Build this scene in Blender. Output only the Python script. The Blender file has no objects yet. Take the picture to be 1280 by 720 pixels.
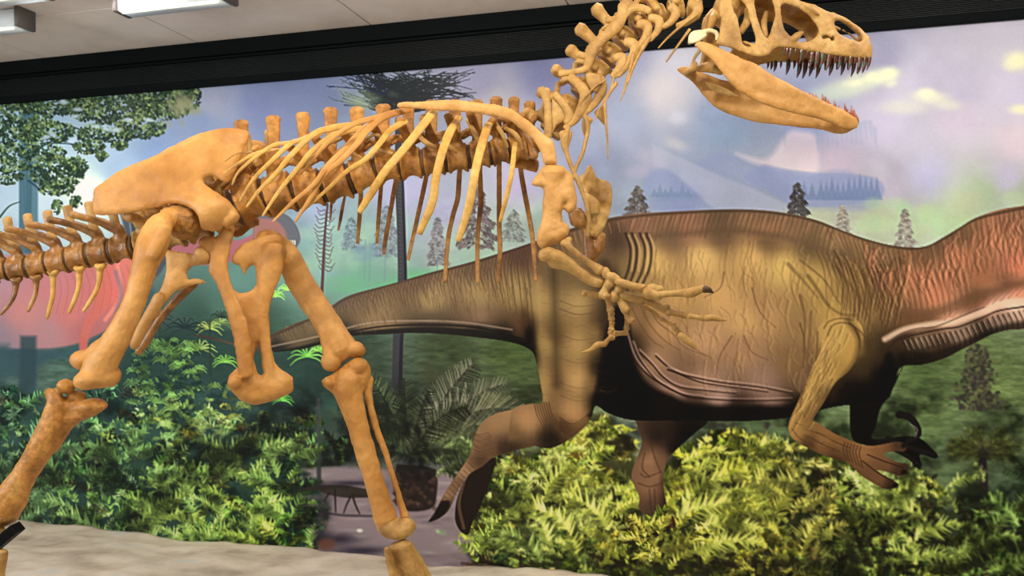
import bpy, bmesh, math, random
import numpy as np
from mathutils import Vector, Matrix, noise
from mathutils.geometry import delaunay_2d_cdt

# ------------------------------------------------------------------ camera, world, lights, exposure
SC = bpy.context.scene
COL = SC.collection
F = 1050.0            # focal length in pixels of the 1280 wide frame
HOR = 385.0           # row of the horizon
CZ = 1.75             # camera height above the gallery floor
WA = 0.285            # the long wall runs as  y = WY - WA * x
WY = 5.0
cam_data = bpy.data.cameras.new('camera')
cam_data.sensor_width = 36.0
cam_data.lens = F / 1280 * 36
cam_data.shift_y = (HOR - 360) / 1280
cam_data.clip_end = 60
cam = bpy.data.objects.new('camera', cam_data)
COL.objects.link(cam)
cam.location = (0, 0, CZ)
cam.rotation_euler = (math.pi / 2, 0, 0)
SC.camera = cam
vs = SC.view_settings
vs.view_transform = 'Standard'; vs.look = 'None'; vs.gamma = 1; vs.use_curve_mapping = False
vs.exposure = -0.1
world = bpy.data.worlds.new('world'); SC.world = world; world.use_nodes = True
# the rest of the hall: even, dim
world.node_tree.nodes['Background'].inputs[0].default_value = (0.94, 0.95, 0.95, 1)
world.node_tree.nodes['Background'].inputs[1].default_value = 0.20

def area(name, loc, target, size, power, col, sy=None):
    l = bpy.data.lights.new(name, 'AREA'); l.energy = power; l.color = col
    l.shape = 'RECTANGLE'; l.size = size; l.size_y = sy or size
    o = bpy.data.objects.new(name, l); COL.objects.link(o); o.location = loc
    d = Vector(target) - Vector(loc)
    o.rotation_euler = d.to_track_quat('-Z', 'Y').to_euler()
    return o
for x_, y_, w_ in ((1.75, 1.9, 14), (0.55, 2.0, 20), (-0.75, 2.15, 19), (-2.0, 2.3, 12)):      # row of warm track lamps in front of the skeleton
    area('track_lamp', (x_, y_, 3.43), (x_ - 0.35, 3.55, 2.05), 0.12, w_, (1.0, 0.9, 0.72))
for x_ in (-3.6, -2.2, -0.8, 0.6, 2.0):      # unseen lamps added between skeleton and picture to brighten the print
    y_ = WY - WA * x_ - 1.15
    area('mural_fill', (x_, y_, 3.44), (x_ + 0.2, y_ + 0.9, 0.2), 0.7, 8.5, (1.0, 0.97, 0.93), 0.12)
area('front_fill', (0.2, -0.6, 3.4), (-0.3, 5.0, 1.3), 1.6, 40, (1.0, 0.985, 0.95))  # added broad fill from behind the camera
area('ceiling_fill', (-2.6, 1.6, 1.9), (-1.0, 4.2, 3.6), 1.2, 22, (1.0, 0.95, 0.9))  # unseen lamp added at the left to brighten the ceiling
area('ceiling_lamp', (2.35, 2.68, 3.46), (2.45, 3.9, 2.2), 0.5, 10, (1.0, 0.88, 0.8), 0.14)
area('window_side_lamp', (-5.2, 1.5, 2.4), (-1.5, 4.0, 1.6), 1.2, 85, (0.85, 0.93, 1.0))

# ------------------------------------------------------------------ helpers
def S(px, py, Y):
    return Vector(((px - 640) / F * Y, Y, CZ + (HOR - py) / F * Y))

def tag(o, label=None, cat=None, group=None, kind=None):
    if label: o['label'] = label
    if cat: o['category'] = cat
    if group: o['group'] = group
    if kind: o['kind'] = kind
    return o

def empty(name, loc):
    o = bpy.data.objects.new(name, None); COL.objects.link(o); o.location = loc
    o.empty_display_size = 0.1
    return o

def link(name, me, mat, parent=None, smooth=True):
    if mat and not me.materials: me.materials.append(mat)
    if smooth: me.polygons.foreach_set('use_smooth', [True] * len(me.polygons))
    o = bpy.data.objects.new(name, me); COL.objects.link(o)
    if parent:
        o.parent = parent
        base = parent; off = Vector(parent.location)
        while base.parent: base = base.parent; off += Vector(base.location)
        o.location = -off
    return o

def bm_mesh(bm, name='m'):
    bmesh.ops.recalc_face_normals(bm, faces=bm.faces)
    me = bpy.data.meshes.new(name); bm.to_mesh(me); bm.free(); return me

def box(bm, c, ax, ay, az):
    """box from centre and three half-axis vectors"""
    c, ax, ay, az = map(Vector, (c, ax, ay, az))
    v = [bm.verts.new(c + ax * i + ay * j + az * k) for i in (-1, 1) for j in (-1, 1) for k in (-1, 1)]
    for q in ((0, 1, 3, 2), (4, 6, 7, 5), (0, 4, 5, 1), (2, 3, 7, 6), (0, 2, 6, 4), (1, 5, 7, 3)):
        bm.faces.new([v[i] for i in q])

def spline(pts, step):
    pts = [np.array(p, float) for p in pts]
    if len(pts) == 2:
        n = max(2, int(np.linalg.norm((pts[1] - pts[0])[:3]) / step))
        return [pts[0] + (pts[1] - pts[0]) * i / n for i in range(n + 1)]
    P = [2 * pts[0] - pts[1]] + pts + [2 * pts[-1] - pts[-2]]
    out = []
    for i in range(1, len(P) - 2):
        a, b, c, d = P[i - 1:i + 3]
        n = max(2, int(np.linalg.norm((c - b)[:3]) / step))
        for k in range(n):
            t = k / n
            out.append(0.5 * (2 * b + (c - a) * t + (2 * a - 5 * b + 4 * c - d) * t * t + (3 * b - a - 3 * c + d) * t ** 3))
    out.append(pts[-1]); return out

def tube3(bm, pts, segs=12, step=0.02, side=(0, 1, 0)):
    """pts: (x, y, z, r_in_plane, r_depth) in metres; capped loft with round ends"""
    q = spline(pts, step)
    side = Vector(side); rings = []
    n = len(q)
    for i, p in enumerate(q):
        a = q[max(0, i - 1)]; b = q[min(n - 1, i + 1)]
        T = Vector(b[:3] - a[:3]).normalized()
        N = T.cross(side)
        if N.length < 0.15: N = T.cross(Vector((0, 0, 1)))
        N.normalize(); B = T.cross(N)
        c = Vector(p[:3])
        rings.append((c, T, N, B, max(p[3], 5e-4), max(p[4], 5e-4)))
    def ring(c, N, B, r1, r2):
        return [bm.verts.new(c + N * (r1 * math.cos(2 * math.pi * k / segs)) + B * (r2 * math.sin(2 * math.pi * k / segs))) for k in range(segs)]
    R = []
    c, T, N, B, r1, r2 = rings[0]; m = min(r1, r2)
    R.append(ring(c - T * m * 0.7, N, B, r1 * 0.6, r2 * 0.6))
    for c, T, N, B, r1, r2 in rings: R.append(ring(c, N, B, r1, r2))
    m = min(r1, r2)
    R.append(ring(c + T * m * 0.7, N, B, r1 * 0.6, r2 * 0.6))
    for a, b in zip(R, R[1:]):
        for k in range(segs):
            bm.faces.new((a[k], a[(k + 1) % segs], b[(k + 1) % segs], b[k]))
    bm.faces.new(R[0][::-1]); bm.faces.new(R[-1])

def tube(bm, pts, Y=None, flat=1.0, segs=12, step=0.02):
    """pts: (px, py, r_px) with Y given or (px, py, r_px, Y)"""
    out = []
    for p in pts:
        y = p[3] if len(p) > 3 else Y
        v = S(p[0], p[1], y); r = p[2] * y / F
        f = p[4] if len(p) > 4 else flat
        out.append((v.x, v.y, v.z, r, r * f))
    tube3(bm, out, segs, step)

def blob(bm, px, py, Y, rx, rz=None, ry=None, ang=0, sub=3):
    rz = rz or rx; ry = ry or min(rx, rz)
    k = Y / F
    m = Matrix.Translation(S(px, py, Y)) @ Matrix.Rotation(-math.radians(ang), 4, 'Y') @ Matrix.Diagonal((rx * k, ry * k, rz * k, 1))
    bmesh.ops.create_icosphere(bm, subdivisions=sub, radius=1, matrix=m)

def fbm_disp(me, amp, scale, seed=0.0):
    n = len(me.vertices); co = np.empty(n * 3, 'f'); no = np.empty(n * 3, 'f')
    me.vertices.foreach_get('co', co); me.vertices.foreach_get('normal', no)
    co = co.reshape(-1, 3); no = no.reshape(-1, 3)
    d = np.array([noise.noise(Vector(c) * scale + Vector((seed, seed, 0))) + 0.5 * noise.noise(Vector(c) * scale * 2.3) - 0.5 * abs(noise.noise(Vector(c) * scale * 3.1)) for c in co.tolist()])
    co += no * (d * amp)[:, None]
    me.vertices.foreach_set('co', co.ravel())

def organic(name, bm, mat, parent, voxel=0.005, smooth=3, disp=0.0018, dscale=22):
    """unite overlapping solids of one bone into one continuous skin"""
    me = bm_mesh(bm, name)
    o = bpy.data.objects.new('tmp', me); COL.objects.link(o)
    m = o.modifiers.new('r', 'REMESH'); m.mode = 'VOXEL'; m.voxel_size = voxel
    s = o.modifiers.new('s', 'SMOOTH'); s.iterations = smooth; s.factor = 0.6
    dg = bpy.context.evaluated_depsgraph_get()
    me2 = bpy.data.meshes.new_from_object(o.evaluated_get(dg))
    bpy.data.objects.remove(o); bpy.data.meshes.remove(me)
    me2.name = name; me2.materials.clear()
    if disp: fbm_disp(me2, disp, dscale, random.random() * 9)
    return link(name, me2, mat, parent)

def resample(poly, step):
    out = []
    n = len(poly)
    P = [np.array(p, float) for p in poly]
    for i in range(n):
        a, b, c, d = P[i - 1], P[i], P[(i + 1) % n], P[(i + 2) % n]
        k = max(1, int(np.linalg.norm(c - b) / step))
        for j in range(k):
            t = j / k
            q = 0.5 * (2 * b + (c - a) * t + (2 * a - 5 * b + 4 * c - d) * t * t + (3 * b - a - 3 * c + d) * t ** 3)
            l = b + (c - b) * t
            out.append(q * 0.6 + l * 0.4)
    return out

def in_poly(x, y, poly):
    r = False; n = len(poly)
    for i in range(n):
        x1, y1 = poly[i]; x2, y2 = poly[i - 1]
        if (y1 > y) != (y2 > y) and x < (x2 - x1) * (y - y1) / (y2 - y1) + x1: r = not r
    return r

def plate(outline, holes, depth, thick, rim=6, step=2.5, fill=4, relief=0.0, rs=0.08):
    """bone sheet: outline and holes in pixels, depth(px,py)->Y, thick half thickness in metres,
    rounded towards every edge over rim pixels. Returns a mesh."""
    loops = [resample(outline, step)] + [resample(h, step) for h in holes]
    pts = []; edges = []
    for L in loops:
        s = len(pts); pts += [tuple(p) for p in L]
        edges += [(s + i, s + (i + 1) % len(L)) for i in range(len(L))]
    nb = len(pts)
    A = np.array([pts[e[0]] for e in edges]); B = np.array([pts[e[1]] for e in edges]); D = B - A
    L2 = (D ** 2).sum(1) + 1e-9
    def dist(p):
        t = np.clip(((p - A) * D).sum(1) / L2, 0, 1)
        return math.sqrt((((A + D * t[:, None]) - p) ** 2).sum(1).min())
    lp = [[tuple(q) for q in L] for L in loops]
    x0, y0 = np.min(loops[0], 0); x1, y1 = np.max(loops[0], 0)
    inner = []
    for yy in np.arange(y0, y1, fill * 0.87):
        for xx in np.arange(x0, x1, fill):
            xj = xx + (fill / 2 if int(yy / (fill * 0.87)) % 2 else 0)
            if in_poly(xj, yy, lp[0]) and not any(in_poly(xj, yy, h) for h in lp[1:]):
                d = dist(np.array((xj, yy)))
                if d > fill * 0.35: inner.append((xj, yy, d))
    # two rings close to the rim give it a round edge
    for L in lp:
        a = np.array(L); n = len(a); t = np.roll(a, -1, 0) - np.roll(a, 1, 0)
        nn = np.stack([-t[:, 1], t[:, 0]], 1); nn /= np.linalg.norm(nn, axis=1)[:, None] + 1e-9
        for sgn in (1, -1):
            for w in (0.8,):
                q = a + nn * sgn * w
                for p in q[::2]:
                    if in_poly(p[0], p[1], lp[0]) and not any(in_poly(p[0], p[1], h) for h in lp[1:]):
                        d = dist(p)
                        if d > 0.5: inner.append((p[0], p[1], d))
    allp = [Vector(p) for p in pts] + [Vector(p[:2]) for p in inner]
    vo, eo, fo, ov, oe, of = delaunay_2d_cdt(allp, edges, [], 0, 1e-4)
    ds = []
    for i, v in enumerate(vo):
        src = ov[i]
        if src and min(src) < nb: ds.append(0.0)
        else: ds.append(inner[src[0] - nb][2] if src else dist(np.array(v)))
    tris = []
    for f in fo:
        cx = sum(vo[i][0] for i in f) / len(f); cy = sum(vo[i][1] for i in f) / len(f)
        if in_poly(cx, cy, lp[0]) and not any(in_poly(cx, cy, h) for h in lp[1:]): tris.append(f)
    verts = []; front = {}; back = {}
    for i, v in enumerate(vo):
        Y = depth(v[0], v[1]); d = min(1, ds[i] / rim)
        th = (thick(v[0], v[1]) if callable(thick) else thick) * math.sqrt(max(0, 1 - (1 - d) ** 2))
        base = S(v[0], v[1], Y)
        if ds[i] <= 1e-6:
            front[i] = back[i] = len(verts); verts.append(base)
        else:
            r = relief * noise.noise(Vector((v[0] * rs, v[1] * rs, 3.1)))
            front[i] = len(verts); verts.append(base - Vector((0, th + r, 0)))
            back[i] = len(verts); verts.append(base + Vector((0, th, 0)))
    faces = [[front[i] for i in f] for f in tris] + [[back[i] for i in f][::-1] for f in tris]
    used = sorted({i for f in faces for i in f}); mp = {u: k for k, u in enumerate(used)}
    me = bpy.data.meshes.new('plate'); me.from_pydata([verts[u] for u in used], [], [[mp[i] for i in f] for f in faces]); me.update()
    bm = bmesh.new(); bm.from_mesh(me); bmesh.ops.recalc_face_normals(bm, faces=bm.faces); bm.to_mesh(me); bm.free()
    return me

def join_bm(bm, me):
    bm.from_mesh(me); bpy.data.meshes.remove(me)

# ------------------------------------------------------------------ materials
def lin(c):
    return tuple(((v / 255) / 12.92 if v / 255 <= 0.04045 else ((v / 255 + 0.055) / 1.055) ** 2.4) for v in c)

def mat_base(name, rough=0.5, spec=0.5):
    m = bpy.data.materials.new(name); m.use_nodes = True
    b = m.node_tree.nodes['Principled BSDF']; b.inputs['Roughness'].default_value = rough
    b.inputs['Specular IOR Level'].default_value = spec
    return m, m.node_tree, b

def mottled(name, stops, scale=6, rough=0.5, bump=0.25, bscale=60, spec=0.4, detail=6, grit=0.0, vec_scale=None):
    m, nt, b = mat_base(name, rough, spec)
    g = nt.nodes.new('ShaderNodeNewGeometry')
    vec = g.outputs['Position']
    if vec_scale:
        mp = nt.nodes.new('ShaderNodeMapping'); mp.inputs['Scale'].default_value = vec_scale
        nt.links.new(vec, mp.inputs[0]); vec = mp.outputs[0]
    n = nt.nodes.new('ShaderNodeTexNoise'); n.inputs['Scale'].default_value = scale; n.inputs['Detail'].default_value = detail
    nt.links.new(vec, n.inputs['Vector'])
    r = nt.nodes.new('ShaderNodeValToRGB'); nt.links.new(n.outputs['Fac'], r.inputs[0])
    e = r.color_ramp.elements
    while len(e) < len(stops): e.new(0.5)
    for el, (p, c) in zip(e, stops): el.position = p; el.color = (*lin(c), 1)
    colour = r.outputs[0]
    if grit:
        n3 = nt.nodes.new('ShaderNodeTexNoise'); n3.inputs['Scale'].default_value = scale * 5; n3.inputs['Detail'].default_value = 8; n3.inputs['Roughness'].default_value = 0.7
        nt.links.new(vec, n3.inputs['Vector'])
        mr = nt.nodes.new('ShaderNodeMapRange'); mr.inputs['From Min'].default_value = 0.35; mr.inputs['From Max'].default_value = 0.6
        mr.inputs['To Min'].default_value = 1 - grit * 1.4; mr.inputs['To Max'].default_value = 1 + grit * 0.4
        nt.links.new(n3.outputs['Fac'], mr.inputs['Value'])
        hs = nt.nodes.new('ShaderNodeHueSaturation'); nt.links.new(mr.outputs[0], hs.inputs['Value']); nt.links.new(colour, hs.inputs['Color']); colour = hs.outputs[0]
    nt.links.new(colour, b.inputs['Base Color'])
    n2 = nt.nodes.new('ShaderNodeTexNoise'); n2.inputs['Scale'].default_value = bscale; n2.inputs['Detail'].default_value = 9; n2.inputs['Roughness'].default_value = 0.62
    nt.links.new(vec, n2.inputs['Vector'])
    bp = nt.nodes.new('ShaderNodeBump'); bp.inputs['Strength'].default_value = bump; bp.inputs['Distance'].default_value = 0.004
    nt.links.new(n2.outputs['Fac'], bp.inputs['Height']); nt.links.new(bp.outputs[0], b.inputs['Normal'])
    return m

M_orange = mottled('orange_bone', [(0.3, (178, 120, 54)), (0.5, (203, 145, 74)), (0.7, (218, 163, 92))], 5, 0.46, 0.45, 45, grit=.1)
M_tan = mottled('tan_bone', [(0.3, (146, 106, 54)), (0.5, (188, 145, 80)), (0.72, (206, 167, 100))], 9, 0.48, 0.55, 70, grit=.18)
M_jaw = mottled('jaw_bone', [(0.3, (182, 132, 66)), (0.5, (206, 154, 86)), (0.72, (220, 171, 104))], 8, 0.46, 0.4, 60, grit=.1)
M_back = mottled('shaded_back_bone', [(0.3, (112, 70, 30)), (0.5, (164, 112, 50)), (0.72, (192, 142, 72))], 9, 0.45, 0.6, 60, grit=.3)  # shade painted in for back and far ribs; also the brown femur head
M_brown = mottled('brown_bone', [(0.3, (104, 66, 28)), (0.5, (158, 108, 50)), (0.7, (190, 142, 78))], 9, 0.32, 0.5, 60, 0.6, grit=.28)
M_rib = mottled('rib_bone', [(0.3, (184, 134, 60)), (0.5, (214, 166, 82)), (0.7, (226, 184, 106))], 8, 0.48, 0.35, 70, grit=.16)
M_dark = mottled('dark_bone', [(0.3, (52, 36, 24)), (0.5, (92, 66, 40)), (0.7, (128, 94, 54))], 7, 0.5, 0.4, 60, grit=.3)
M_pale = mottled('pale_bone', [(0.3, (200, 180, 130)), (0.6, (232, 220, 180))], 12, 0.45, 0.2, 70)
M_tooth = mottled('tooth_enamel', [(0.35, (48, 16, 10)), (0.5, (96, 44, 28)), (0.68, (1.6, 80, 60))], 40, 0.15, 0.1, 90, 0.8)
M_tooth2 = mottled('red_tooth_enamel', [(0.35, (120, 48, 30)), (0.65, (178, 96, 66))], 40, 0.25, 0.1, 90, 0.6)
M_steel, _, _b = mat_base('black_steel', 0.6, 0.1); _b.inputs['Base Color'].default_value = (0.004, 0.004, 0.004, 1)
M_claw = mottled('dark_claw', [(0.35, (46, 32, 22)), (0.65, (82, 58, 36))], 12, 0.4, 0.2, 60)
# ------------------------------------------------------------------ the setting
WD = Vector((-1, WA, 0)).normalized()          # along the wall, to the left
WN = Vector((-WA, -1, 0)).normalized()         # out of the wall, towards the room
def wall_pt(x, off=0.0, z=0.0):
    return Vector((x, WY - WA * x, z)) + WN * off
CEIL = CZ + 1.75
TOP = CZ + 1.476
BOT = CZ - 1.62
M_wall = mottled('grey_plaster', [(0.3, (70, 70, 72)), (0.7, (84, 84, 86))], 4, 0.8)
M_ceil = mottled('ceiling_board', [(0.25, (214, 202, 192)), (0.5, (230, 219, 209)), (0.75, (240, 230, 222))], 3, 0.85, 0.8, 160, 0.2)
M_gap = mottled('dark_joint', [(0.3, (54, 46, 42)), (0.7, (64, 56, 50))], 3, 0.9)
M_floor = mottled('pale_floor', [(0.3, (190, 180, 170)), (0.7, (206, 196, 184))], 2, 0.6)
M_black, _, _b = mat_base('black_grille_paint', 0.7, 0.05); _b.inputs['Base Color'].default_value = (0.0035, 0.005, 0.0055, 1)
M_black2, _, _b = mat_base('black_recess', 0.8, 0.2); _b.inputs['Base Color'].default_value = (0.003, 0.003, 0.003, 1)

bm = bmesh.new(); a = wall_pt(-6.2, -0.12, 0); b = wall_pt(5.2, -0.12, 0); c = (a + b) / 2
box(bm, c + Vector((0, 0, CEIL / 2)), (b - a) / 2, WN * 0.08, (0, 0, CEIL / 2))
tag(link('wall_back', bm_mesh(bm), M_wall, smooth=False), kind='structure')
bm = bmesh.new(); box(bm, (-0.5, 1.6, -0.05), (6.5, 0, 0), (0, 5.8, 0), (0, 0, 0.05))
tag(link('floor', bm_mesh(bm), M_floor, smooth=False), kind='structure')
bm = bmesh.new()
c = (wall_pt(-6.2, 3.3) + wall_pt(5.2, 3.3)) / 2
box(bm, c + Vector((0, 0, CEIL + 0.06)), (b - a) / 2, WN * 3.5, (0, 0, 0.04))
ceil = tag(link('ceiling', bm_mesh(bm), M_gap, smooth=False), kind='structure')
# ceiling boards, each a part
xs_ = [-3.26 + 1.2 * k for k in range(-2, 8)]
rows_ = [(-0.02, 0.74), (0.74, 1.99), (1.99, 3.24), (3.24, 4.49), (4.49, 5.7)]
pm = {}
for (r0, r1) in rows_:
    for x0, x1 in zip(xs_, xs_[1:]):
        p0 = wall_pt(x0); p1 = wall_pt(x1)
        L = (p1 - p0).length / 2 - 0.004; W = (r1 - r0) / 2 - 0.004
        if (r0,) not in pm:
            bm = bmesh.new(); box(bm, (0, 0, 0), -WD * L, WN * W, (0, 0, 0.012))
            bmesh.ops.bevel(bm, geom=list(bm.edges), offset=0.003, segments=1, affect='EDGES')
            pm[(r0,)] = bm_mesh(bm)
        o = link('panel', pm[(r0,)], M_ceil, None, False)
        o.parent = ceil
        o.location = (p0 + p1) / 2 + WN * (r0 + r1) / 2 + Vector((0, 0, CEIL + 0.012))

# black ventilation grille between picture and ceiling
gr = tag(empty('ventilation_grille', wall_pt(-0.5, 0.0, TOP)), 'long black louvred ventilation grille running between the ceiling and the dinosaur mural', 'grille')
gx0, gx1 = -5.4, 4.6
def gbar(name, z0, z1, o0, o1, mat, kind=None, x0=gx0, x1=gx1):
    bm = bmesh.new(); p = wall_pt(x0); q = wall_pt(x1); c = (p + q) / 2 + WN * (o0 + o1) / 2 + Vector((0, 0, (z0 + z1) / 2))
    box(bm, c, (q - p) / 2, WN * (o1 - o0) / 2, (0, 0, (z1 - z0) / 2))
    bmesh.ops.bevel(bm, geom=list(bm.edges), offset=0.003, segments=1, affect='EDGES')
    return link(name, bm_mesh(bm), mat, gr, False)
H = CEIL - TOP
gbar('back_panel', TOP + 0.002, CEIL - 0.001, -0.035, -0.02, M_black2)
gbar('bottom_rail', TOP - 0.014, TOP + 0.038, 0.006, 0.03, M_black)
gbar('top_fascia', TOP + 0.178, CEIL - 0.002, -0.015, 0.06, M_black)
gbar('top_rail', TOP + 0.16, TOP + 0.176, -0.015, 0.04, M_black)
bm = bmesh.new(); ns = 13
for k in range(ns):
    z = TOP + 0.046 + (0.112) * k / (ns - 1)
    p = wall_pt(gx0); q = wall_pt(gx1)
    box(bm, (p + q) / 2 + WN * 0.006 + Vector((0, 0, z)), (q - p) / 2, WN * 0.012 + Vector((0, 0, -0.0025)), (0, 0, 0.0016))
M_slat, _, _b = mat_base('slat_paint', 0.5, 0.2); _b.inputs['Base Color'].default_value = (0.014, 0.018, 0.018, 1)
tag(link('slats', bm_mesh(bm), M_slat, gr, False), kind='stuff')
for x in np.arange(gx0 + 0.4, gx1, 1.24):
    bm = bmesh.new(); box(bm, wall_pt(x, 0.0, TOP + 0.1), WD * 0.003, WN * 0.008, (0, 0, 0.06))
    link('mullion', bm_mesh(bm), M_black, gr, False)

# fluorescent battens
M_case = mottled('white_enamel', [(0.3, (216, 228, 236)), (0.7, (232, 240, 244))], 6, 0.35, 0.02)
M_tube, nt, _b = mat_base('lit_diffuser', 0.4)
_b.inputs['Base Color'].default_value = (0.9, 0.88, 0.7, 1); _b.inputs['Emission Color'].default_value = (0.95, 1, 0.72, 1); _b.inputs['Emission Strength'].default_value = 1.1
M_cap = mottled('grey_end_cap', [(0.3, (70, 64, 62)), (0.7, (92, 84, 80))], 6, 0.5)
def batten(label, x_right, off, length, grp='fluorescent battens on the ceiling'):
    c0 = wall_pt(x_right, off, CEIL); ctr = c0 + WD * length / 2
    t = tag(empty('ceiling_light', ctr), label, 'light', grp)
    bm = bmesh.new(); h = 0.052
    box(bm, ctr + Vector((0, 0, -h - 0.012)), WD * length / 2, WN * 0.06, (0, 0, h))
    bmesh.ops.bevel(bm, geom=list(bm.edges), offset=0.008, segments=2, affect='EDGES')
    link('housing', bm_mesh(bm), M_case, t)
    bm = bmesh.new(); zc = -2 * h - 0.018
    box(bm, ctr + WN * 0.044 + Vector((0, 0, zc + 0.002)), WD * (length / 2 - 0.02), WN * 0.010, (0, 0, 0.008))
    bmesh.ops.bevel(bm, geom=list(bm.edges), offset=0.006, segments=2, affect='EDGES')
    link('diffuser', bm_mesh(bm), M_tube, t)
    for s in (-1, 1):
        bm = bmesh.new(); box(bm, ctr + WD * s * (length / 2 + 0.014) + Vector((0, 0, -h - 0.006)), WD * 0.014, WN * 0.066, (0, 0, h + 0.006))
        bmesh.ops.bevel(bm, geom=list(bm.edges), offset=0.004, segments=1, affect='EDGES')
        link('end_cap', bm_mesh(bm), M_cap, t)
    bm = bmesh.new(); box(bm, ctr + Vector((0, 0, -0.007)), WD * (length / 2 - 0.06), WN * 0.03, (0, 0, 0.007))
    link('mounting_plate', bm_mesh(bm), M_cap, t)
def bx(px, off):     # wall x whose ceiling point at that distance from the wall is seen in column px
    u = (px - 640) / F
    x = -2.0
    for _ in range(40):
        p = wall_pt(x, off); x += (u * p.y - p.x) * 0.8
    return x
batten('white batten light lit along its bottom edge, above the pelvis, largest of the three', bx(284, 0.90), 0.90, 0.66)
batten('white batten light at the left edge, between grille and outermost batten', bx(29, 0.86), 0.86, 0.66)
batten('white batten light cut off by the top left corner of the photo', bx(52, 1.24), 1.24, 0.66)

# ------------------------------------------------------------------ rocky plinth
M_rock = mottled('cast_rock', [(0.28, (170, 152, 134)), (0.42, (208, 192, 172)), (0.58, (232, 216, 196)), (0.72, (214, 210, 202))], 3.2, 0.85, 0.9, 26, 0.2, 9, vec_scale=(1, 1.6, 1))
ROCKZ = CZ - 1.545
def rock_h(x, d):
    h = ROCKZ + 0.035 * noise.noise(Vector((x * 1.1, d * 1.6, 0))) + 0.02 * noise.noise(Vector((x * 3, d * 4, 5))) + 0.006 * noise.noise(Vector((x * 11, d * 15, 2)))
    h += 0.012 * abs(noise.noise(Vector((x * 5, d * 7, 9))))
    h += 0.05 * math.exp(-((x + 3.0) / 0.8) ** 2) * 0.5
    if x > 0: h -= 0.03 * min(1, x)
    return h
bm = bmesh.new()
NX, ND = 260, 90
grid = []
for i in range(NX + 1):
    x = -5.6 + 10.2 * i / NX; col = []
    edge = 2.75 + 0.16 * noise.noise(Vector((x * 0.9, 0, 4)))
    for j in range(ND + 1):
        d = 0.012 + edge * j / ND
        p = wall_pt(x, d)
        t = max(0, (j - ND * 0.9) / (ND * 0.1))
        z = rock_h(x, d) * (1 - t * t) + 0.0 * t
        p.z = max(0, z); col.append(bm.verts.new(p))
    grid.append(col)
for i in range(NX):
    for j in range(ND):
        bm.faces.new((grid[i][j], grid[i][j + 1], grid[i + 1][j + 1], grid[i + 1][j]))
bnd = []
for seq in ([g[0] for g in grid], [grid[0][j] for j in range(ND + 1)], [grid[-1][j] for j in range(ND + 1)]):
    low = [bm.verts.new((v.co.x, v.co.y, -0.0)) for v in seq]
    for k in range(len(seq) - 1): 
        if (seq[k].co - low[k].co).length > 1e-5 or (seq[k+1].co - low[k+1].co).length > 1e-5:
            try: bm.faces.new((seq[k], seq[k + 1], low[k + 1], low[k]))
            except ValueError: pass
bmesh.ops.remove_doubles(bm, verts=bm.verts, dist=1e-5)
rock = tag(link('rock_plinth', bm_mesh(bm), M_rock), 'low sandy grey rock plinth at the foot of the mural, under the skeleton', 'plinth')
# ------------------------------------------------------------------ the mural: a flat print, painted stroke by stroke
rng = np.random.default_rng(7)
MX0, MX1 = -4.35, 3.0
CW, CH = 1330, 562
mx = np.linspace(MX0, MX1, CW); mz = np.linspace(TOP - CZ + 0.012, BOT - CZ, CH)
mY = WY - WA * mx
PXc = 640 + F * mx / mY
IMG = np.zeros((CH, CW, 3)); CLIP = None
FULL = (slice(0, CH), slice(0, CW))
def win(x0, x1, y0, y1):
    i0 = int(np.searchsorted(PXc, x0)) - 1; i1 = int(np.searchsorted(PXc, x1)) + 1
    i0 = max(0, i0); i1 = min(CW, i1)
    if i1 <= i0: return None
    Ys = (mY[i0], mY[i1 - 1])
    zt = max((HOR - y0) / F * y for y in Ys); zb = min((HOR - y1) / F * y for y in Ys)
    k = (mz[0] - mz[-1]) / (CH - 1)
    j0 = max(0, int((mz[0] - zt) / k) - 1); j1 = min(CH, int((mz[0] - zb) / k) + 2)
    if j1 <= j0: return None
    X = PXc[i0:i1][None, :]; Yp = HOR - mz[j0:j1][:, None] * F / mY[i0:i1][None, :]
    return (slice(j0, j1), slice(i0, i1)), np.broadcast_to(X, Yp.shape), Yp
def put(sl, m, col):
    if CLIP is not None: m = m * CLIP[sl]
    m = m[..., None]
    IMG[sl] = IMG[sl] * (1 - m) + np.asarray(col, float) * m
def lerp_pts(pts, n=6):
    P = [np.array(p, float) for p in pts]
    if len(P) < 3: return P
    Q = [2 * P[0] - P[1]] + P + [2 * P[-1] - P[-2]]; out = []
    for i in range(1, len(Q) - 2):
        a, b, c, d = Q[i - 1:i + 3]
        for k in range(n):
            t = k / n; out.append(0.5 * (2 * b + (c - a) * t + (2 * a - 5 * b + 4 * c - d) * t * t + (3 * b - a - 3 * c + d) * t ** 3))
    out.append(P[-1]); return out
def stroke(pts, w, col, a=1.0, soft=1.0, w1=None, smooth=True):
    P = lerp_pts(pts, 5) if smooth else [np.array(p, float) for p in pts]
    w1 = w if w1 is None else w1
    xs = [p[0] for p in P]; ys = [p[1] for p in P]; pad = max(w, w1) / 2 + soft + 1
    r = win(min(xs) - pad, max(xs) + pad, min(ys) - pad, max(ys) + pad)
    if r is None: return
    sl, X, Y = r; m = np.zeros(X.shape); n = len(P) - 1
    for i in range(n):
        ax, ay = P[i][:2]; dx, dy = P[i + 1][0] - ax, P[i + 1][1] - ay
        t = np.clip(((X - ax) * dx + (Y - ay) * dy) / (dx * dx + dy * dy + 1e-9), 0, 1)
        d = np.hypot(X - ax - t * dx, Y - ay - t * dy)
        ww = w + (w1 - w) * (i + t) / n
        m = np.maximum(m, np.clip((ww / 2 - d) / soft + 0.5, 0, 1))
    put(sl, m * a, col)
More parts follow.
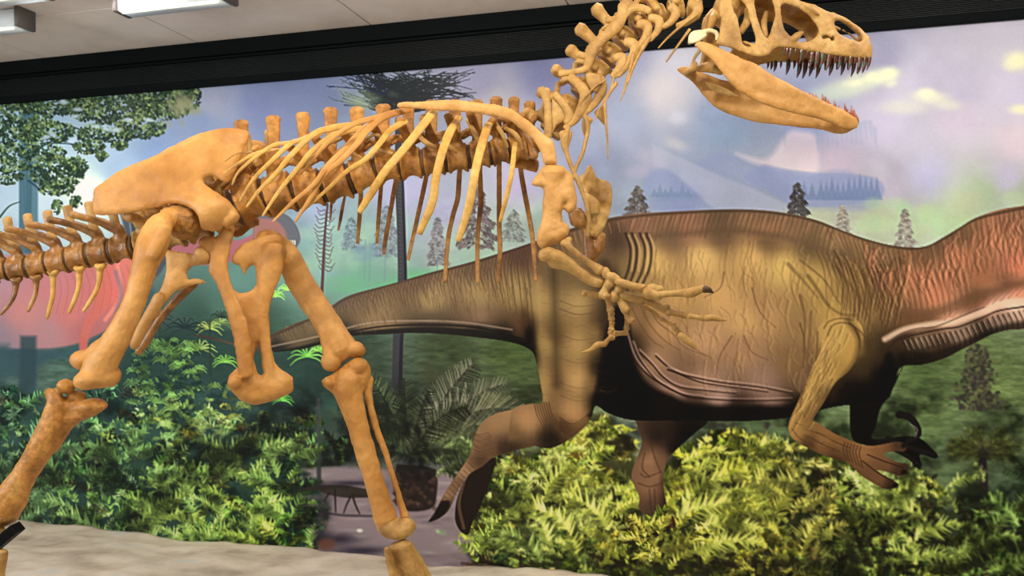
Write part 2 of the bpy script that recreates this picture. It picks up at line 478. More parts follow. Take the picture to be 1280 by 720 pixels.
def dab(x, y, rx, ry, ang, col, a=1.0, p=1.0):
    e = 2.2 * max(rx, ry); r = win(x - e, x + e, y - e, y + e)
    if r is None: return
    sl, X, Y = r; c, s = math.cos(math.radians(ang)), math.sin(math.radians(ang))
    u = ((X - x) * c + (Y - y) * s) / rx; v = (-(X - x) * s + (Y - y) * c) / ry
    put(sl, a * np.exp(-(u * u + v * v) ** p * 1.2), col)
def pmask(pts, soft=1.2, smooth=True):
    P = np.array(lerp_pts(list(pts) + [pts[0]], 4) if smooth else list(pts) + [pts[0]])
    r = win(P[:, 0].min() - soft - 2, P[:, 0].max() + soft + 2, P[:, 1].min() - soft - 2, P[:, 1].max() + soft + 2)
    if r is None: return None
    sl, X, Y = r; ins = np.zeros(X.shape, bool); dm = np.full(X.shape, 1e9)
    for i in range(len(P) - 1):
        x1, y1 = P[i]; x2, y2 = P[i + 1]; dx, dy = x2 - x1, y2 - y1
        if abs(dy) > 1e-9: ins ^= ((y1 > Y) != (y2 > Y)) & (X < dx * (Y - y1) / dy + x1)
        t = np.clip(((X - x1) * dx + (Y - y1) * dy) / (dx * dx + dy * dy + 1e-9), 0, 1)
        dm = np.minimum(dm, (X - x1 - t * dx) ** 2 + (Y - y1 - t * dy) ** 2)
    d = np.sqrt(dm); d[~ins] *= -1
    return sl, np.clip(d / soft + 0.5, 0, 1)
def shape(pts, col, a=1.0, soft=1.2, smooth=True):
    r = pmask(pts, soft, smooth)
    if r: put(r[0], r[1] * a, col)
    return r
def vnoise(X, Y, seed):
    xi = np.floor(X).astype(int); yi = np.floor(Y).astype(int); fx = X - xi; fy = Y - yi
    fx = fx * fx * (3 - 2 * fx); fy = fy * fy * (3 - 2 * fy)
    def h(a, b):
        n = (a * 374761393 + b * 668265263 + seed * 974634777) & 0x7fffffff
        n = ((n ^ (n >> 13)) * 1274126177) & 0x7fffffff
        return ((n ^ (n >> 16)) & 0xffff) / 65535.0
    return (h(xi, yi) * (1 - fx) + h(xi + 1, yi) * fx) * (1 - fy) + (h(xi, yi + 1) * (1 - fx) + h(xi + 1, yi + 1) * fx) * fy
def fnoise(X, Y, s, seed=1, o=4):
    v = 0; a = 0.5; t = 0
    for k in range(o): v = v + a * vnoise(X / s * 2 ** k + 50, Y / s * 2 ** k + 50, seed + k); t += a; a *= 0.55
    return v / t
def field(pts, sl, p=2.2):
    """smooth colour field through sampled colours; pts rows x,y,r,g,b"""
    A = np.array(pts, float); st = 6
    j = np.arange(0, CH + st, st); i = np.arange(0, CW + st, st)
    xx = np.interp(i, np.arange(CW), PXc); yy_z = mz[0] + (mz[1] - mz[0]) * j; yv = np.interp(i, np.arange(CW), mY)
    GX = np.broadcast_to(xx[None], (len(j), len(i))); GY = HOR - yy_z[:, None] * F / yv[None]
    num = np.zeros(GX.shape + (3,)); den = np.zeros(GX.shape)
    for x, y, *c in A:
        w = 1 / ((GX - x) ** 2 + (GY - y) ** 2 + 30) ** (p / 2 * 1.3)
        num += w[..., None] * np.array(c); den += w
    G = num / den[..., None]
    J = np.arange(sl[0].start, sl[0].stop) / st; I = np.arange(sl[1].start, sl[1].stop) / st
    j0 = J.astype(int); i0 = I.astype(int); fj = (J - j0)[:, None, None]; fi = (I - i0)[None, :, None]
    return (G[j0][:, i0] * (1 - fj) + G[j0 + 1][:, i0] * fj) * (1 - fi) + (G[j0][:, i0 + 1] * (1 - fj) + G[j0 + 1][:, i0 + 1] * fj) * fi
def quints(s):
    v = [float(t) for t in s.replace(';', ' ').replace(',', ' ').split()]
    return [v[i:i + 5] for i in range(0, len(v), 5)]
def pairs(s):
    v = [float(t) for t in s.replace(';', ' ').replace(',', ' ').split()]
    return [v[i:i + 2] for i in range(0, len(v), 2)]
def pick(pal, x, y):
    d = ((pal[:, 0] - x) ** 2 + (pal[:, 1] - y) ** 2 + 300) ** -1.5
    return (pal[:, 2:] * d[:, None]).sum(0) / d.sum()

SKY_ = quints('''-80,150,130,150,175; 0,250,160,188,212; 60,262,168,190,215; 112,245,208,218,205; 40,180,150,175,205; 150,215,146,164,196; 200,200,122,140,184; 255,150,112,124,164
262,135,140,140,165; 330,130,114,120,165; 380,110,110,118,158; 600,100,128,124,155; 620,132,152,146,158; 680,92,108,108,148; 720,110,116,116,154; 790,75,140,140,172
850,80,174,170,190; 830,112,184,174,186; 780,150,140,146,176; 900,150,124,136,170; 740,200,132,138,170; 700,250,148,142,176; 860,240,118,126,165; 650,230,156,146,180; 500,240,150,146,180
400,262,134,144,172; 560,268,144,142,172; 1010,145,122,130,174; 1100,70,138,134,165; 1150,95,172,165,192; 1230,50,172,165,185; 1200,110,172,164,192; 1270,120,182,172,200; 1200,150,188,174,198
1270,180,196,178,196; 1100,160,170,160,190; 1160,220,160,156,190; 1260,222,172,164,192; 1050,200,176,160,184; 1380,100,185,175,195; 1380,200,190,178,196; 1110,236,166,156,180
1200,262,160,182,140; 1100,275,162,180,142; 1150,300,164,182,154; 1230,245,152,176,138; 1020,262,164,168,150; 1280,242,158,172,150; 900,250,140,146,162; 800,265,134,144,164; 680,275,150,172,156; 600,300,142,166,152; 450,290,118,152,148
400,320,108,148,146; 450,352,92,152,124; 590,325,125,158,142; 370,345,95,150,128; 300,350,80,130,118; 640,290,150,172,156
280,385,66,108,92; 250,400,48,80,68; 220,430,50,80,70; 330,400,50,84,66; 70,470,72,116,100; 0,480,70,110,100; 130,470,50,86,84; 30,440,62,88,100
560,430,60,84,46; 640,440,76,110,54; 450,440,50,78,58; 430,470,44,66,46; 690,500,78,104,56; 1200,420,94,130,68; 1150,462,82,118,62; 1020,545,72,102,60; 1250,480,98,134,72; 1200,560,66,94,60
1250,620,62,92,64; 930,540,58,84,52; 1270,540,84,118,72; 1160,520,76,108,60; 430,660,112,96,106; 560,670,140,122,124; 500,690,120,105,112; 350,600,74,84,70; 1100,700,60,70,50; 700,700,60,70,40; 100,600,50,74,66; 1380,500,96,130,72''')  # pale lamp reflections on the print are painted into these colours
SKY = []
for x, y, r_, g_, b_ in SKY_:
    if y > 240 and g_ > r_ + 12:
        l_ = (r_ + g_ + b_) / 3; r_, g_, b_ = [v * .78 + l_ * .22 for v in (r_, g_, b_)]; g_ *= .97
        if y > 400: r_, g_, b_ = r_ * .94 + 3, g_ * .9, b_ * .88
    SKY.append([x, y, r_, g_, b_])
IMG[:] = field(SKY, FULL)
_, X_, Y_ = win(-400, 1700, -100, 900)
n1 = fnoise(X_, Y_, 70, 3); sky_m = np.clip((300 - Y_) / 60, 0, 1)
IMG += ((n1 - 0.5) * 26 * sky_m)[..., None]
gr_n = fnoise(X_ * 0.7, Y_ * 2.2, 9, 12, 3); gm = np.clip((Y_ - 380) / 60, 0, 1)
IMG *= (1 + (gr_n - 0.5) * 0.5 * gm)[..., None]
hz = fnoise(X_, Y_ * 1.2, 26, 5, 5); hm = np.exp(-((Y_ - 290) / 42) ** 2)
IMG += ((hz - 0.5) * 46 * hm)[..., None] * np.array((0.8, 1, 0.9))

# clouds and hills
def clump(x0, x1, y0, y1, n, r, cols, a=0.5, ang=0, sq=1.0):
    for k in range(n):
        x = rng.uniform(x0, x1); y = rng.uniform(y0, y1); q = r * rng.uniform(0.5, 1.3)
        dab(x, y, q, q * sq, ang + rng.uniform(-15, 15), cols[rng.integers(len(cols))], a, 1.4)
for (x, y, rx, ry, an, c, a) in ((1098, 96, 26, 11, -14, (214, 214, 184), .8), (1065, 108, 34, 13, -10, (196, 200, 182), .8), (1035, 118, 30, 12, -5, (176, 184, 180), .7),
    (1162, 122, 26, 9, 4, (214, 208, 184), .75), (1130, 134, 34, 10, 0, (198, 194, 186), .65), (1185, 132, 18, 7, 0, (204, 198, 186), .6), (1272, 76, 18, 13, 0, (222, 218, 176), .85), (1276, 137, 16, 7, 0, (220, 214, 180), .8),
    (1112, 92, 12, 8, 0, (222, 220, 184), .7), (1158, 116, 12, 7, 0, (222, 216, 186), .7), (1262, 82, 10, 8, 0, (214, 210, 180), .6), (112, 238, 22, 20, 0, (214, 222, 208), .8), (98, 262, 26, 8, 0, (216, 224, 212), .7),
    (848, 148, 12, 9, 0, (190, 188, 204), .4), (800, 215, 22, 10, 0, (164, 152, 182), .5), (815, 200, 20, 12, 30, (172, 160, 184), .5), (845, 180, 16, 8, 20, (186, 178, 184), .5), (935, 70, 24, 10, 0, (150, 140, 165), .3)):
    dab(x, y, rx, ry, an, c, a, 1.5)
for k in range(10):
    x = 1060 + k * 6 + rng.uniform(-5, 5); dab(x, 98 + rng.uniform(-8, 8), 9, 5, -20, (218, 216, 186), .35, 1.5)
shape(pairs('800,252 850,238 880,215 812,214 812,262 900,262 1010,262 1090,262 1094,240 1060,214 1020,216 985,216 935,200 900,190 880,196 870,205'), (122, 130, 172), .55, 8)
shape(pairs('815,180 830,188 870,206 905,222 950,240 985,262 900,262 870,240 840,215 818,206'), (156, 156, 180), .6, 5)
shape(pairs('920,192 960,198 982,168 1000,164 1020,172 1022,214 1000,216 975,212 940,203'), (206, 182, 194), .6, 8)
shape(pairs('955,206 985,212 1020,216 1094,222 1096,250 1000,258 955,236 930,222'), (124, 132, 174), .7, 4)
for x in list(range(1026, 1098, 7)) + [1005, 1015]:
    h = rng.uniform(16, 28); b = 250
    shape([(x - 7, b), (x - 3, b - h * .6), (x, b - h - 6), (x + 3, b - h * .6), (x + 7, b)], (104, 118, 158), .8, 2.2, False)
for x in range(818, 862, 7):
    h = rng.uniform(8, 20); shape([(x - 5, 246), (x, 246 - h), (x + 5, 246)], (100, 116, 152), .6, 2, False)
dab(840, 246, 34, 6, 0, (104, 120, 154), .5, 1.5)
for x in np.arange(895, 1095, 6.0):        # ragged band hanging from the cloud edge
    y = 175 + (x - 900) * -0.02 + rng.uniform(-4, 4)
    if x < 985 or x > 1018: stroke([(x, y - 14), (x + 2, y + rng.uniform(2, 12))], 6, (116, 134, 168), .28, 4, 1)
dab(905, 172, 40, 16, 0, (118, 136, 168), .5); dab(1050, 178, 34, 10, 0, (140, 140, 178), .35)
for k in range(26):                         # misty bushes on the skyline
    x = rng.uniform(1085, 1300); y = 262 + rng.uniform(-8, 30) - max(0, x - 1180) * .12
    dab(x, y, rng.uniform(10, 22), rng.uniform(7, 14), 0, (158 + rng.uniform(-10, 14), 176 + rng.uniform(-10, 14), 144), .45, 2)
for k in range(40):
    x = rng.uniform(370, 700); y = rng.uniform(268, 345)
    dab(x, y, rng.uniform(10, 24), rng.uniform(8, 18), 0, [(112, 142, 148), (140, 172, 148), (104, 134, 140), (150, 178, 152)][rng.integers(4)], .3, 1.6)
for k in range(16):
    dab(rng.uniform(380, 640), 352 + rng.uniform(-14, 12), 30, 6, 0, (92, 154, 112), .4, 2)

def conifer(x, top, base, w, col, a=0.95, sparse=0):
    stroke([(x, top), (x, base)], 1.2, col, a, 1.2, 2.4)
    ph = rng.uniform(0, 6)
    for k in range(int((base - top) * (9 - 6 * sparse))):
        t = rng.random() ** .8; y = top + (base - top) * t; s = rng.choice([-1, 1])
        ww = w * (0.06 + .94 * t ** .8) * (.78 + .22 * math.sin(t * 26 + ph + s)); u = rng.random() ** .6 * ww; L = rng.uniform(2, 5)
        stroke([(x + s * u, y - u * .12), (x + s * (u + L * .7), y + rng.uniform(-.5, 2))], 2.6, np.array(col) * rng.uniform(.7, 1.25), a * rng.uniform(.6, 1), 1.2, .7, False)
conifer(997, 229, 279, 18, (70, 66, 68)); conifer(1053, 258, 296, 12, (146, 138, 132), .8); conifer(1131, 262, 312, 14, (136, 128, 124), .85)
conifer(797, 233, 274, 19, (92, 84, 84)); conifer(598, 234, 312, 30, (98, 88, 92), .95); conifer(547, 272, 332, 15, (116, 112, 120), .85, .1); conifer(642, 262, 302, 17, (122, 124, 124), .8)
conifer(440, 272, 312, 15, (104, 118, 130), .75, .1); conifer(484, 258, 322, 22, (108, 114, 126), .7)
for x, y0, y1 in ((457, 300, 350), (463, 305, 352), (482, 320, 352), (547, 320, 352)): stroke([(x, y0), (x - 1, y1)], 1.6, (100, 124, 130), .6)
for k in range(18): dab(458 + rng.uniform(-14, 14), 316 + rng.uniform(-9, 9), 7, 4, 0, (104, 128, 142), .4)
stroke([(410, 255), (406, 300), (402, 385)], 2.4, (80, 42, 50), 1, 1.0, 4.2)      # bare red-brown tree
for k in range(30):
    y = 262 + k * 2.6; s = 1 if k % 2 else -1; w = rng.uniform(6, 15)
    stroke([(407, y), (407 + s * w * .6, y + 2), (407 + s * w, y - 3)], 1.3, (86, 54, 62), .9, 1.0, .8)

# tall dark trunk with a monkey puzzle crown
stroke([(498, 150), (499, 230), (502, 300), (503, 360), (498, 420), (496, 560)], 8, (60, 58, 64), 1, 1.2, 14)
stroke([(503, 200), (506, 300), (507, 360), (502, 430), (500, 520)], 3, (38, 36, 46), .9, 1.5, 5)
for y in range(215, 350, 5): stroke([(494 + rng.uniform(0, 4), y), (502, y + 1.5)], 1, (96, 92, 98), .3, 1)
for k in range(190):
    an = rng.uniform(-178, 0) if rng.random() < .8 else rng.uniform(0, 25) * rng.choice([1, -1])
    an = math.radians(an); L = rng.uniform(25, 78); x0 = 498 + rng.uniform(-44, 46); y0 = 118 + rng.uniform(-18, 18)
    dx = (x0 - 498) * .9 + math.cos(an) * L * .8; x1 = 498 + dx; y1 = y0 + math.sin(an) * L * .30 + abs(x1 - 498) * .02 - 4
    g = (40 + max(0, 462 - x1) * .8 * (y0 > 112), 44 + max(0, 462 - x1) * 1.1 * (y0 > 112), 48 + max(0, 462 - x1) * .6)
    stroke([(498 + (x0 - 498) * .4, y0 + 6), (x0, y0), (x1, y1)], 1.8, np.clip(g, 30, 140), .95, .9, .9)
    for q in range(3):
        t = rng.uniform(.3, 1); bx_, by_ = x0 + (x1 - x0) * t, y0 + (y1 - y0) * t
        stroke([(bx_, by_), (bx_ + (x1 - x0) * .12 + rng.uniform(-3, 3), by_ + rng.uniform(-6, 5))], 1.3, np.clip(g, 30, 130), .8, 1, .7, False)
for k in range(24): stroke([(497 + rng.normal(0, 24), 112 + rng.normal(0, 14)), (497 + rng.normal(0, 26), 112 + rng.normal(0, 14))], 2.2, (38, 42, 48), .6, 1.3, 1)
for k in range(30): dab(450 + rng.normal(0, 15), 124 + rng.normal(0, 7), 8, 4, 20, (136, 148, 126), .22)
for k in range(26): stroke([(532 + rng.uniform(-8, 20), 108 + rng.uniform(-16, 10)), (575 + rng.uniform(-14, 20), 106 + rng.uniform(-20, 20))], 1.6, (42, 44, 50), .95, .9, .7)

# big leafy tree at the left
stroke([(36, 100), (36, 300), (36, 385)], 23, (74, 104, 122), 1, 2.5, 24)
stroke([(44, 150), (44, 385)], 8, (96, 126, 142), .5, 4)
for k in range(8): stroke([(28 + rng.uniform(0, 14), 200), (28 + rng.uniform(0, 14), 380)], 1.4, (58, 86, 104), .35, 1.5)
for pts in ([(0, 272), (12, 258), (26, 252)], [(36, 200), (60, 180), (110, 182)], [(36, 226), (60, 240), (95, 232)], [(48, 172), (80, 176), (110, 190), (130, 182)], [(60, 180), (90, 160), (120, 172)]):
    stroke(pts, 3, (52, 70, 84), .9, 1.2, 1.2)
def leafmass(cx, cy, rx, ry, n, dark, mid, light, s=2.9, a=.92):
    for k in range(int(n * 1.75)):
        t = rng.uniform(0, 2 * math.pi); r = math.sqrt(rng.random()); x = cx + math.cos(t) * rx * r; y = cy + math.sin(t) * ry * r
        q = rng.random() + (cy - y) / ry * .18; q += .22 * (vnoise(np.float64(x / 9), np.float64(y / 7), 5) - .5) * 2; c = light if q > .8 else (mid if q > .42 else dark)
        c = np.array(c) * rng.uniform(.85, 1.15); dab(x, y, s * rng.uniform(.5, 1.2), s * rng.uniform(.35, .8), rng.uniform(0, 180), c, a, 2)
DK, MD, LT = (36, 50, 42), (66, 86, 58), (126, 142, 92)
for (cx, cy, rx, ry, n) in ((20, 150, 46, 32, 420), (75, 128, 50, 16, 260), (140, 134, 60, 22, 430), (205, 128, 46, 16, 260), (236, 118, 16, 10, 60), (175, 158, 34, 16, 190), (60, 165, 36, 14, 160), (118, 168, 22, 12, 90), (150, 170, 16, 12, 60), (208, 138, 30, 12, 90),
    (12, 205, 28, 26, 190), (72, 215, 34, 20, 240), (96, 208, 14, 12, 70), (55, 190, 28, 12, 90), (70, 236, 24, 9, 80), (112, 184, 20, 8, 60), (128, 195, 8, 6, 26), (150, 182, 10, 5, 30), (95, 252, 8, 7, 26), (72, 258, 6, 9, 26), (-60, 160, 60, 50, 400), (-50, 230, 40, 30, 160)):
    leafmass(cx, cy, rx, ry, n, DK, MD, LT)
for k in range(50): dab(226 + rng.normal(0, 9), 134 + rng.normal(0, 7), 5, 3, 60, (142, 138, 108), .5)
for (x, y) in ((80, 128), (98, 137), (94, 146), (133, 161), (146, 163), (160, 150), (120, 158), (58, 172), (90, 176), (66, 168), (186, 150)):
    dab(x, y, 7, 3, rng.uniform(-30, 30), (178, 190, 212), .8, 2)

# red dinosaur far left, half veiled by haze painted into the colours
RED = quints('0,350,176,128,142;60,350,186,112,118;120,340,184,104,106;150,335,198,104,98;30,390,196,122,122;90,390,196,108,106;140,370,204,98,94;60,418,176,120,128;110,412,172,96,100;0,425,150,120,136;170,400,90,96,112;-60,380,150,120,140;-60,420,120,110,130')
r = pmask(pairs('-100,300 0,318 60,315 120,312 160,315 182,330 184,356 172,380 158,396 140,410 120,420 96,430 60,436 20,436 -30,434 -100,430'), 4)
put(r[0], r[1], field(RED, r[0]))
shape(pairs('0,436 40,438 90,434 140,412 165,395 182,350 192,360 200,400 180,440 120,444 60,452 20,470 -80,480 -100,430'), (52, 78, 90), .8, 8)
shape(pairs('26,420 46,420 46,500 24,500'), (46, 66, 76), .85, 5, False)
shape(pairs('-12,430 12,430 6,500 -20,500'), (60, 82, 92), .7, 8, False)
stroke([(132, 340), (128, 378), (112, 402), (106, 425), (106, 445)], 18, (196, 98, 88), .9, 4, 7)
stroke([(148, 330), (150, 372), (132, 400)], 5, (222, 128, 112), .8, 3)
stroke([(104, 425), (104, 448)], 9, (194, 92, 88), .9, 3)
for k in range(12):
    x = 60 + k * 9; stroke([(x, 332), (x + 8, 360), (x + 2, 392)], 2.2, (150, 84, 92), .3, 2.5, 1)
stroke([(146, 340), (152, 366), (146, 390)], 5, (92, 92, 118), .5, 4)
shape(pairs('150,266 176,262 200,268 215,290 208,330 188,352 176,344 160,300'), (64, 68, 80), .9, 4)
shape(pairs('166,300 182,296 182,318 168,322'), (206, 134, 120), .8, 4)
for k in range(14): stroke([(160 + rng.uniform(0, 28), 266), (158 + rng.uniform(0, 36), 310)], 1.6, (132, 138, 148) if k % 2 else (30, 32, 40), .7, 1.2, .8)
shape(pairs('214,300 262,296 300,300 330,282 345,270 350,290 320,312 280,330 240,330 214,322'), (152, 84, 96), .95, 3)
shape(pairs('318,262 348,265 362,271 372,284 376,299 371,310 362,319 352,312 340,318 318,320'), (84, 84, 94), .97, 1.6)
shape(pairs('318,272 346,276 358,292 356,304 340,308 318,306'), (146, 92, 88), .9, 4)
stroke([(318, 300), (345, 301), (368, 302)], 3, (44, 28, 28), .9, 1.6)
for k in range(9): stroke([(351 + k * 2.2, 301), (352 + k * 2.2, 308 - (k % 3))], 1.5, (228, 218, 196), .95, .8, .6)
stroke([(352, 308), (368, 309)], 2, (64, 44, 44), .9, 1.2)

# middle ground plants at the left
def frond(x, y, ang, L, col, w=2.4, pin=.34, droop=.5, dens=None, a=1.0):
    dens = dens or (w * 1.75); n = max(4, int(L / dens)); px_, py_ = x, y; t0 = math.radians(ang); col = np.array(col, float)
    path = []
    for k in range(n):
        t = k / n; th = t0 + droop * t * (1 if math.cos(t0) > 0 else -1)
        nx, ny = px_ + math.cos(th) * L / n, py_ + math.sin(th) * L / n
        pl = L * pin * (math.sin(math.pi * min(1, t * .85 + .18)) ** .8) * rng.uniform(.8, 1.1)
        c = col * rng.uniform(.85, 1.12)
        for s in (-1, 1):
            if rng.random() < .12: continue
            q = th + s * rng.uniform(.65, 1.25); pq = pl * rng.uniform(.55, 1.15)
            stroke([(px_, py_), (px_ + math.cos(q) * pq, py_ + math.sin(q) * pq)], w * rng.uniform(1, 1.5), np.minimum(c * (1.12 if s * math.cos(th) < 0 else .7) * rng.uniform(.75, 1.15), 235), a, 1.3, .6, False)
        path.append((px_, py_)); px_, py_ = nx, ny
    stroke(path[::3] + [(px_, py_)], 1.0, col * .6, .55, 1, .6, False)
def tuft(x, y, r, col):
    col = np.array(col, float)
    for k in range(rng.integers(7, 14)):
        an = rng.uniform(0, 2 * math.pi); l = r * rng.uniform(.4, 1.1); f = (1.1 - .45 * math.sin(an)) * rng.uniform(.6, 1.15)
        x1 = x + rng.normal(0, r * .3); y1 = y + rng.normal(0, r * .25)
        stroke([(x1, y1), (x1 + math.cos(an) * l, y1 + math.sin(an) * l * .7 + r * .12)], rng.uniform(2, 4.4), np.minimum(col * f, 238), .95, 1.3, .8, False)
PAL = np.array((1, 1, 1.06, 1.03, .86)) * np.array(quints('''0,500,96,140,112; 60,520,90,132,100; 150,480,78,112,84; 200,430,96,134,84; 220,480,96,138,82; 250,520,128,150,92; 300,540,110,126,86; 120,560,104,140,84; 40,580,84,120,92; 100,600,116,150,86; 160,600,96,140,100; 60,640,88,116,84
200,630,158,184,86; 250,640,110,146,84; 300,620,150,182,76; 310,650,164,194,86; 340,600,88,118,70; 380,640,104,142,72; 330,560,90,112,70; 400,560,70,88,60; 430,540,74,90,62; 600,560,104,124,66; 620,610,146,168,84; 600,650,150,176,88; 660,580,170,178,92; 640,640,140,158,84; 660,690,110,134,90
700,560,176,176,96; 720,600,184,190,88; 700,640,160,176,92; 740,650,176,190,100; 780,600,180,194,86; 760,690,160,168,70; 720,700,120,140,86; 800,660,196,186,92; 860,600,206,216,84; 880,570,206,224,80; 920,600,214,224,84; 900,640,200,206,84; 940,620,196,200,84; 880,680,176,184,84; 940,690,200,196,96
830,700,190,196,92; 980,580,156,156,92; 1000,610,168,166,96; 1010,650,178,168,104; 970,680,150,152,72; 1050,600,164,172,104; 1070,640,178,204,96; 1120,620,170,192,100; 1140,590,182,200,110; 1100,660,120,134,80; 1160,640,160,176,100; 1180,620,150,164,96; 1120,700,130,152,80; 1200,660,120,140,84
1220,620,140,160,104; 1250,640,128,164,104; 1270,660,128,176,100; 1240,700,110,140,80; 1060,690,92,110,60; 1350,640,120,160,96; 1000,560,140,150,96'''))
def undergrowth(poly, n, Lr, dark, shade=.9, seed=0, bias=-90, spread=75, hl=.5, dk=.18):
    P = np.array(poly, float); put_m = pmask(poly, 9)
    put(put_m[0], put_m[1] * shade, dark)
    pts = []
    while len(pts) < n:
        x = rng.uniform(P[:, 0].min(), P[:, 0].max()); y = rng.uniform(P[:, 1].min(), P[:, 1].max())
        if in_poly(x, y, poly): pts.append((x, y))
    pts.sort(key=lambda p: p[1] + rng.uniform(-25, 25))
    for x, y in pts:
        c = pick(PAL, x, y); q = rng.random()
        f = rng.uniform(.25, .45) if q < dk else (rng.uniform(.55, .85) if q < .6 else rng.uniform(.95, 1.25))
        an = bias + rng.uniform(-spread, spread)
        cc = np.clip(c * f + rng.normal(0, 8, 3), 5, 235)
        if rng.random() < .34:
            for _k in range(2): tuft(x + rng.uniform(-10, 10), y + rng.uniform(-8, 8), rng.uniform(5, 13), cc)
            if rng.random() < dk * 1.1: dab(x + rng.uniform(-12, 12), y + rng.uniform(-4, 14), rng.uniform(4, 10), rng.uniform(3, 6), rng.uniform(0, 180), np.array(dark) * .6, .85, 2)
            continue
        L = rng.uniform(*Lr) * rng.choice([.7, 1, 1, 1.35]); frond(x - math.cos(math.radians(an)) * L * .5, y - math.sin(math.radians(an)) * L * .5, an, L, cc, rng.uniform(1.8, 3.2), rng.uniform(.24, .4), rng.uniform(.2, 1.3))
        if rng.random() < dk * .9:
            for _q in range(3): dab(x + rng.uniform(-10, 10), y + rng.uniform(-4, 14), rng.uniform(3, 9), rng.uniform(2, 5), rng.uniform(0, 180), np.array(dark) * .6, .85, 2)
und_before = None
shape(pairs('150,440 220,410 300,410 420,440 430,480 400,560 380,600 300,560 150,520'), (36, 58, 54), .75, 16)
for k in range(60): dab(rng.uniform(300, 480), rng.uniform(490, 600), rng.uniform(5, 14), rng.uniform(4, 9), rng.uniform(0, 90), (30, 36, 38), .5)
def starleaf(x, y, r, col, n=9):
    for k in range(n):
        an = math.pi * (k / (n - 1)) * 1.3 + math.pi * .85 + rng.uniform(-.1, .1)
        stroke([(x, y), (x + math.cos(an) * r * .6, y + math.sin(an) * r * .45 - 1), (x + math.cos(an) * r, y + math.sin(an) * r * .6 + r * .2)], 2.6, np.array(col) * rng.uniform(.8, 1.2), .9, 1.1, .8)
for (x, y, r, c) in ((262, 410, 18, (150, 164, 84)), (276, 404, 14, (120, 140, 76)), (276, 396, 14, (46, 62, 52)), (250, 436, 22, (140, 160, 86)), (282, 452, 16, (110, 160, 66)), (360, 362, 14, (146, 206, 96)), (345, 370, 12, (126, 190, 84)), (362, 414, 10, (140, 180, 96)), (384, 445, 24, (112, 178, 78)), (400, 438, 14, (130, 190, 84)), (354, 500, 14, (110, 196, 80)), (195, 400, 26, (36, 50, 54)), (232, 410, 26, (34, 46, 50))):
    starleaf(x, y, r, c)
for x in (200, 262, 263): stroke([(x, 400), (x + 1, 470)], 2, (40, 56, 46), .6)
def bushy(n, x0, x1, y0, y1, s=5):
    for k in range(n):
        x = rng.uniform(x0, x1); y = rng.uniform(y0, y1); c = pick(PAL, x, y) * rng.uniform(.5, 1.15)
        if rng.random() < .3: c = np.array((30, 48, 46))
        if rng.random() < .5: starleaf(x, y, rng.uniform(5, 12), c, 7)
        else: dab(x, y, s * rng.uniform(.5, 1.2), s * .5, rng.uniform(0, 180), c, .8, 2)
bushy(260, 165, 250, 425, 520, 4)
undergrowth(pairs('-110,470 0,478 60,500 150,480 240,500 300,510 330,530 340,570 200,560 60,560 -110,560'), 180, (16, 34), (34, 54, 50), .85, dk=.3)
bushy(120, 160, 330, 480, 560, 5)
undergrowth(pairs('320,520 400,510 440,530 436,575 380,585 330,560'), 43, (16, 30), (40, 52, 44), .6, dk=.35)
undergrowth(pairs('-110,540 0,560 100,540 200,550 320,545 370,570 395,600 410,640 408,692 300,700 -110,680'), 446, (16, 44), (30, 48, 42), .92, dk=.28)
for k in range(26): frond(rng.uniform(190, 330), rng.uniform(600, 680), -90 + rng.uniform(-70, 70), rng.uniform(24, 50), (164, 196, 90), 2, .3)

# dirt clearing with a small lizard-like dinosaur
shape(pairs('378,586 420,584 470,586 540,590 580,590 600,600 640,690 660,730 400,740 396,690 410,650 412,610'), (134, 116, 122), .95, 5)
for k in range(130):
    x = rng.uniform(385, 640); y = rng.uniform(592, 720)
    if x > 560 + (y - 590) * .5: continue
    dab(x, y, rng.uniform(5, 20), rng.uniform(1.5, 4), rng.uniform(-8, 8), [(158, 138, 142), (100, 84, 92), (120, 104, 112), (168, 150, 152)][rng.integers(4)], .5)
for (x, y, rx, ry) in ((425, 674, 26, 9), (455, 688, 40, 6), (405, 640, 10, 20), (402, 672, 12, 12), (440, 604, 40, 4)): dab(x, y, rx, ry, 0, (44, 38, 52), .85)
dab(408, 680, 12, 8, 0, (110, 66, 48), .8, 2)
shape(pairs('398,608 412,606 430,607 446,610 464,613 464,621 448,622 434,622 420,620 408,617 396,612'), (52, 44, 40), 1, 1.2)
stroke([(372, 613), (388, 610), (404, 610)], 1.6, (52, 44, 42), .95, 1, 5)
stroke([(380, 612), (398, 609), (412, 609), (428, 609), (444, 612), (462, 616)], 4, (48, 42, 40), .95, 1, 8); dab(424, 615, 17, 5.5, 4, (60, 52, 46), .95, 2)
stroke([(440, 612), (462, 616)], 8, (56, 48, 44), .95, 1, 6)
for pts in ([(419, 612), (420, 640)], [(440, 618), (434, 630), (430, 641)], [(441, 620), (446, 634), (450, 642)], [(412, 616), (405, 627)]): stroke(pts, 3, (44, 38, 38), .95, 1, 1.6)
stroke([(400, 640), (430, 644), (466, 645)], 2.6, (50, 42, 50), .8, 2)
stroke([(398, 500), (399, 540), (399, 604)], 5, (56, 60, 58), .9, 1.5, 6)
dab(450, 663, 4, 2.4, 0, (214, 214, 190), 1, 2); dab(551, 665, 7, 3, 20, (150, 172, 130), .9, 2)

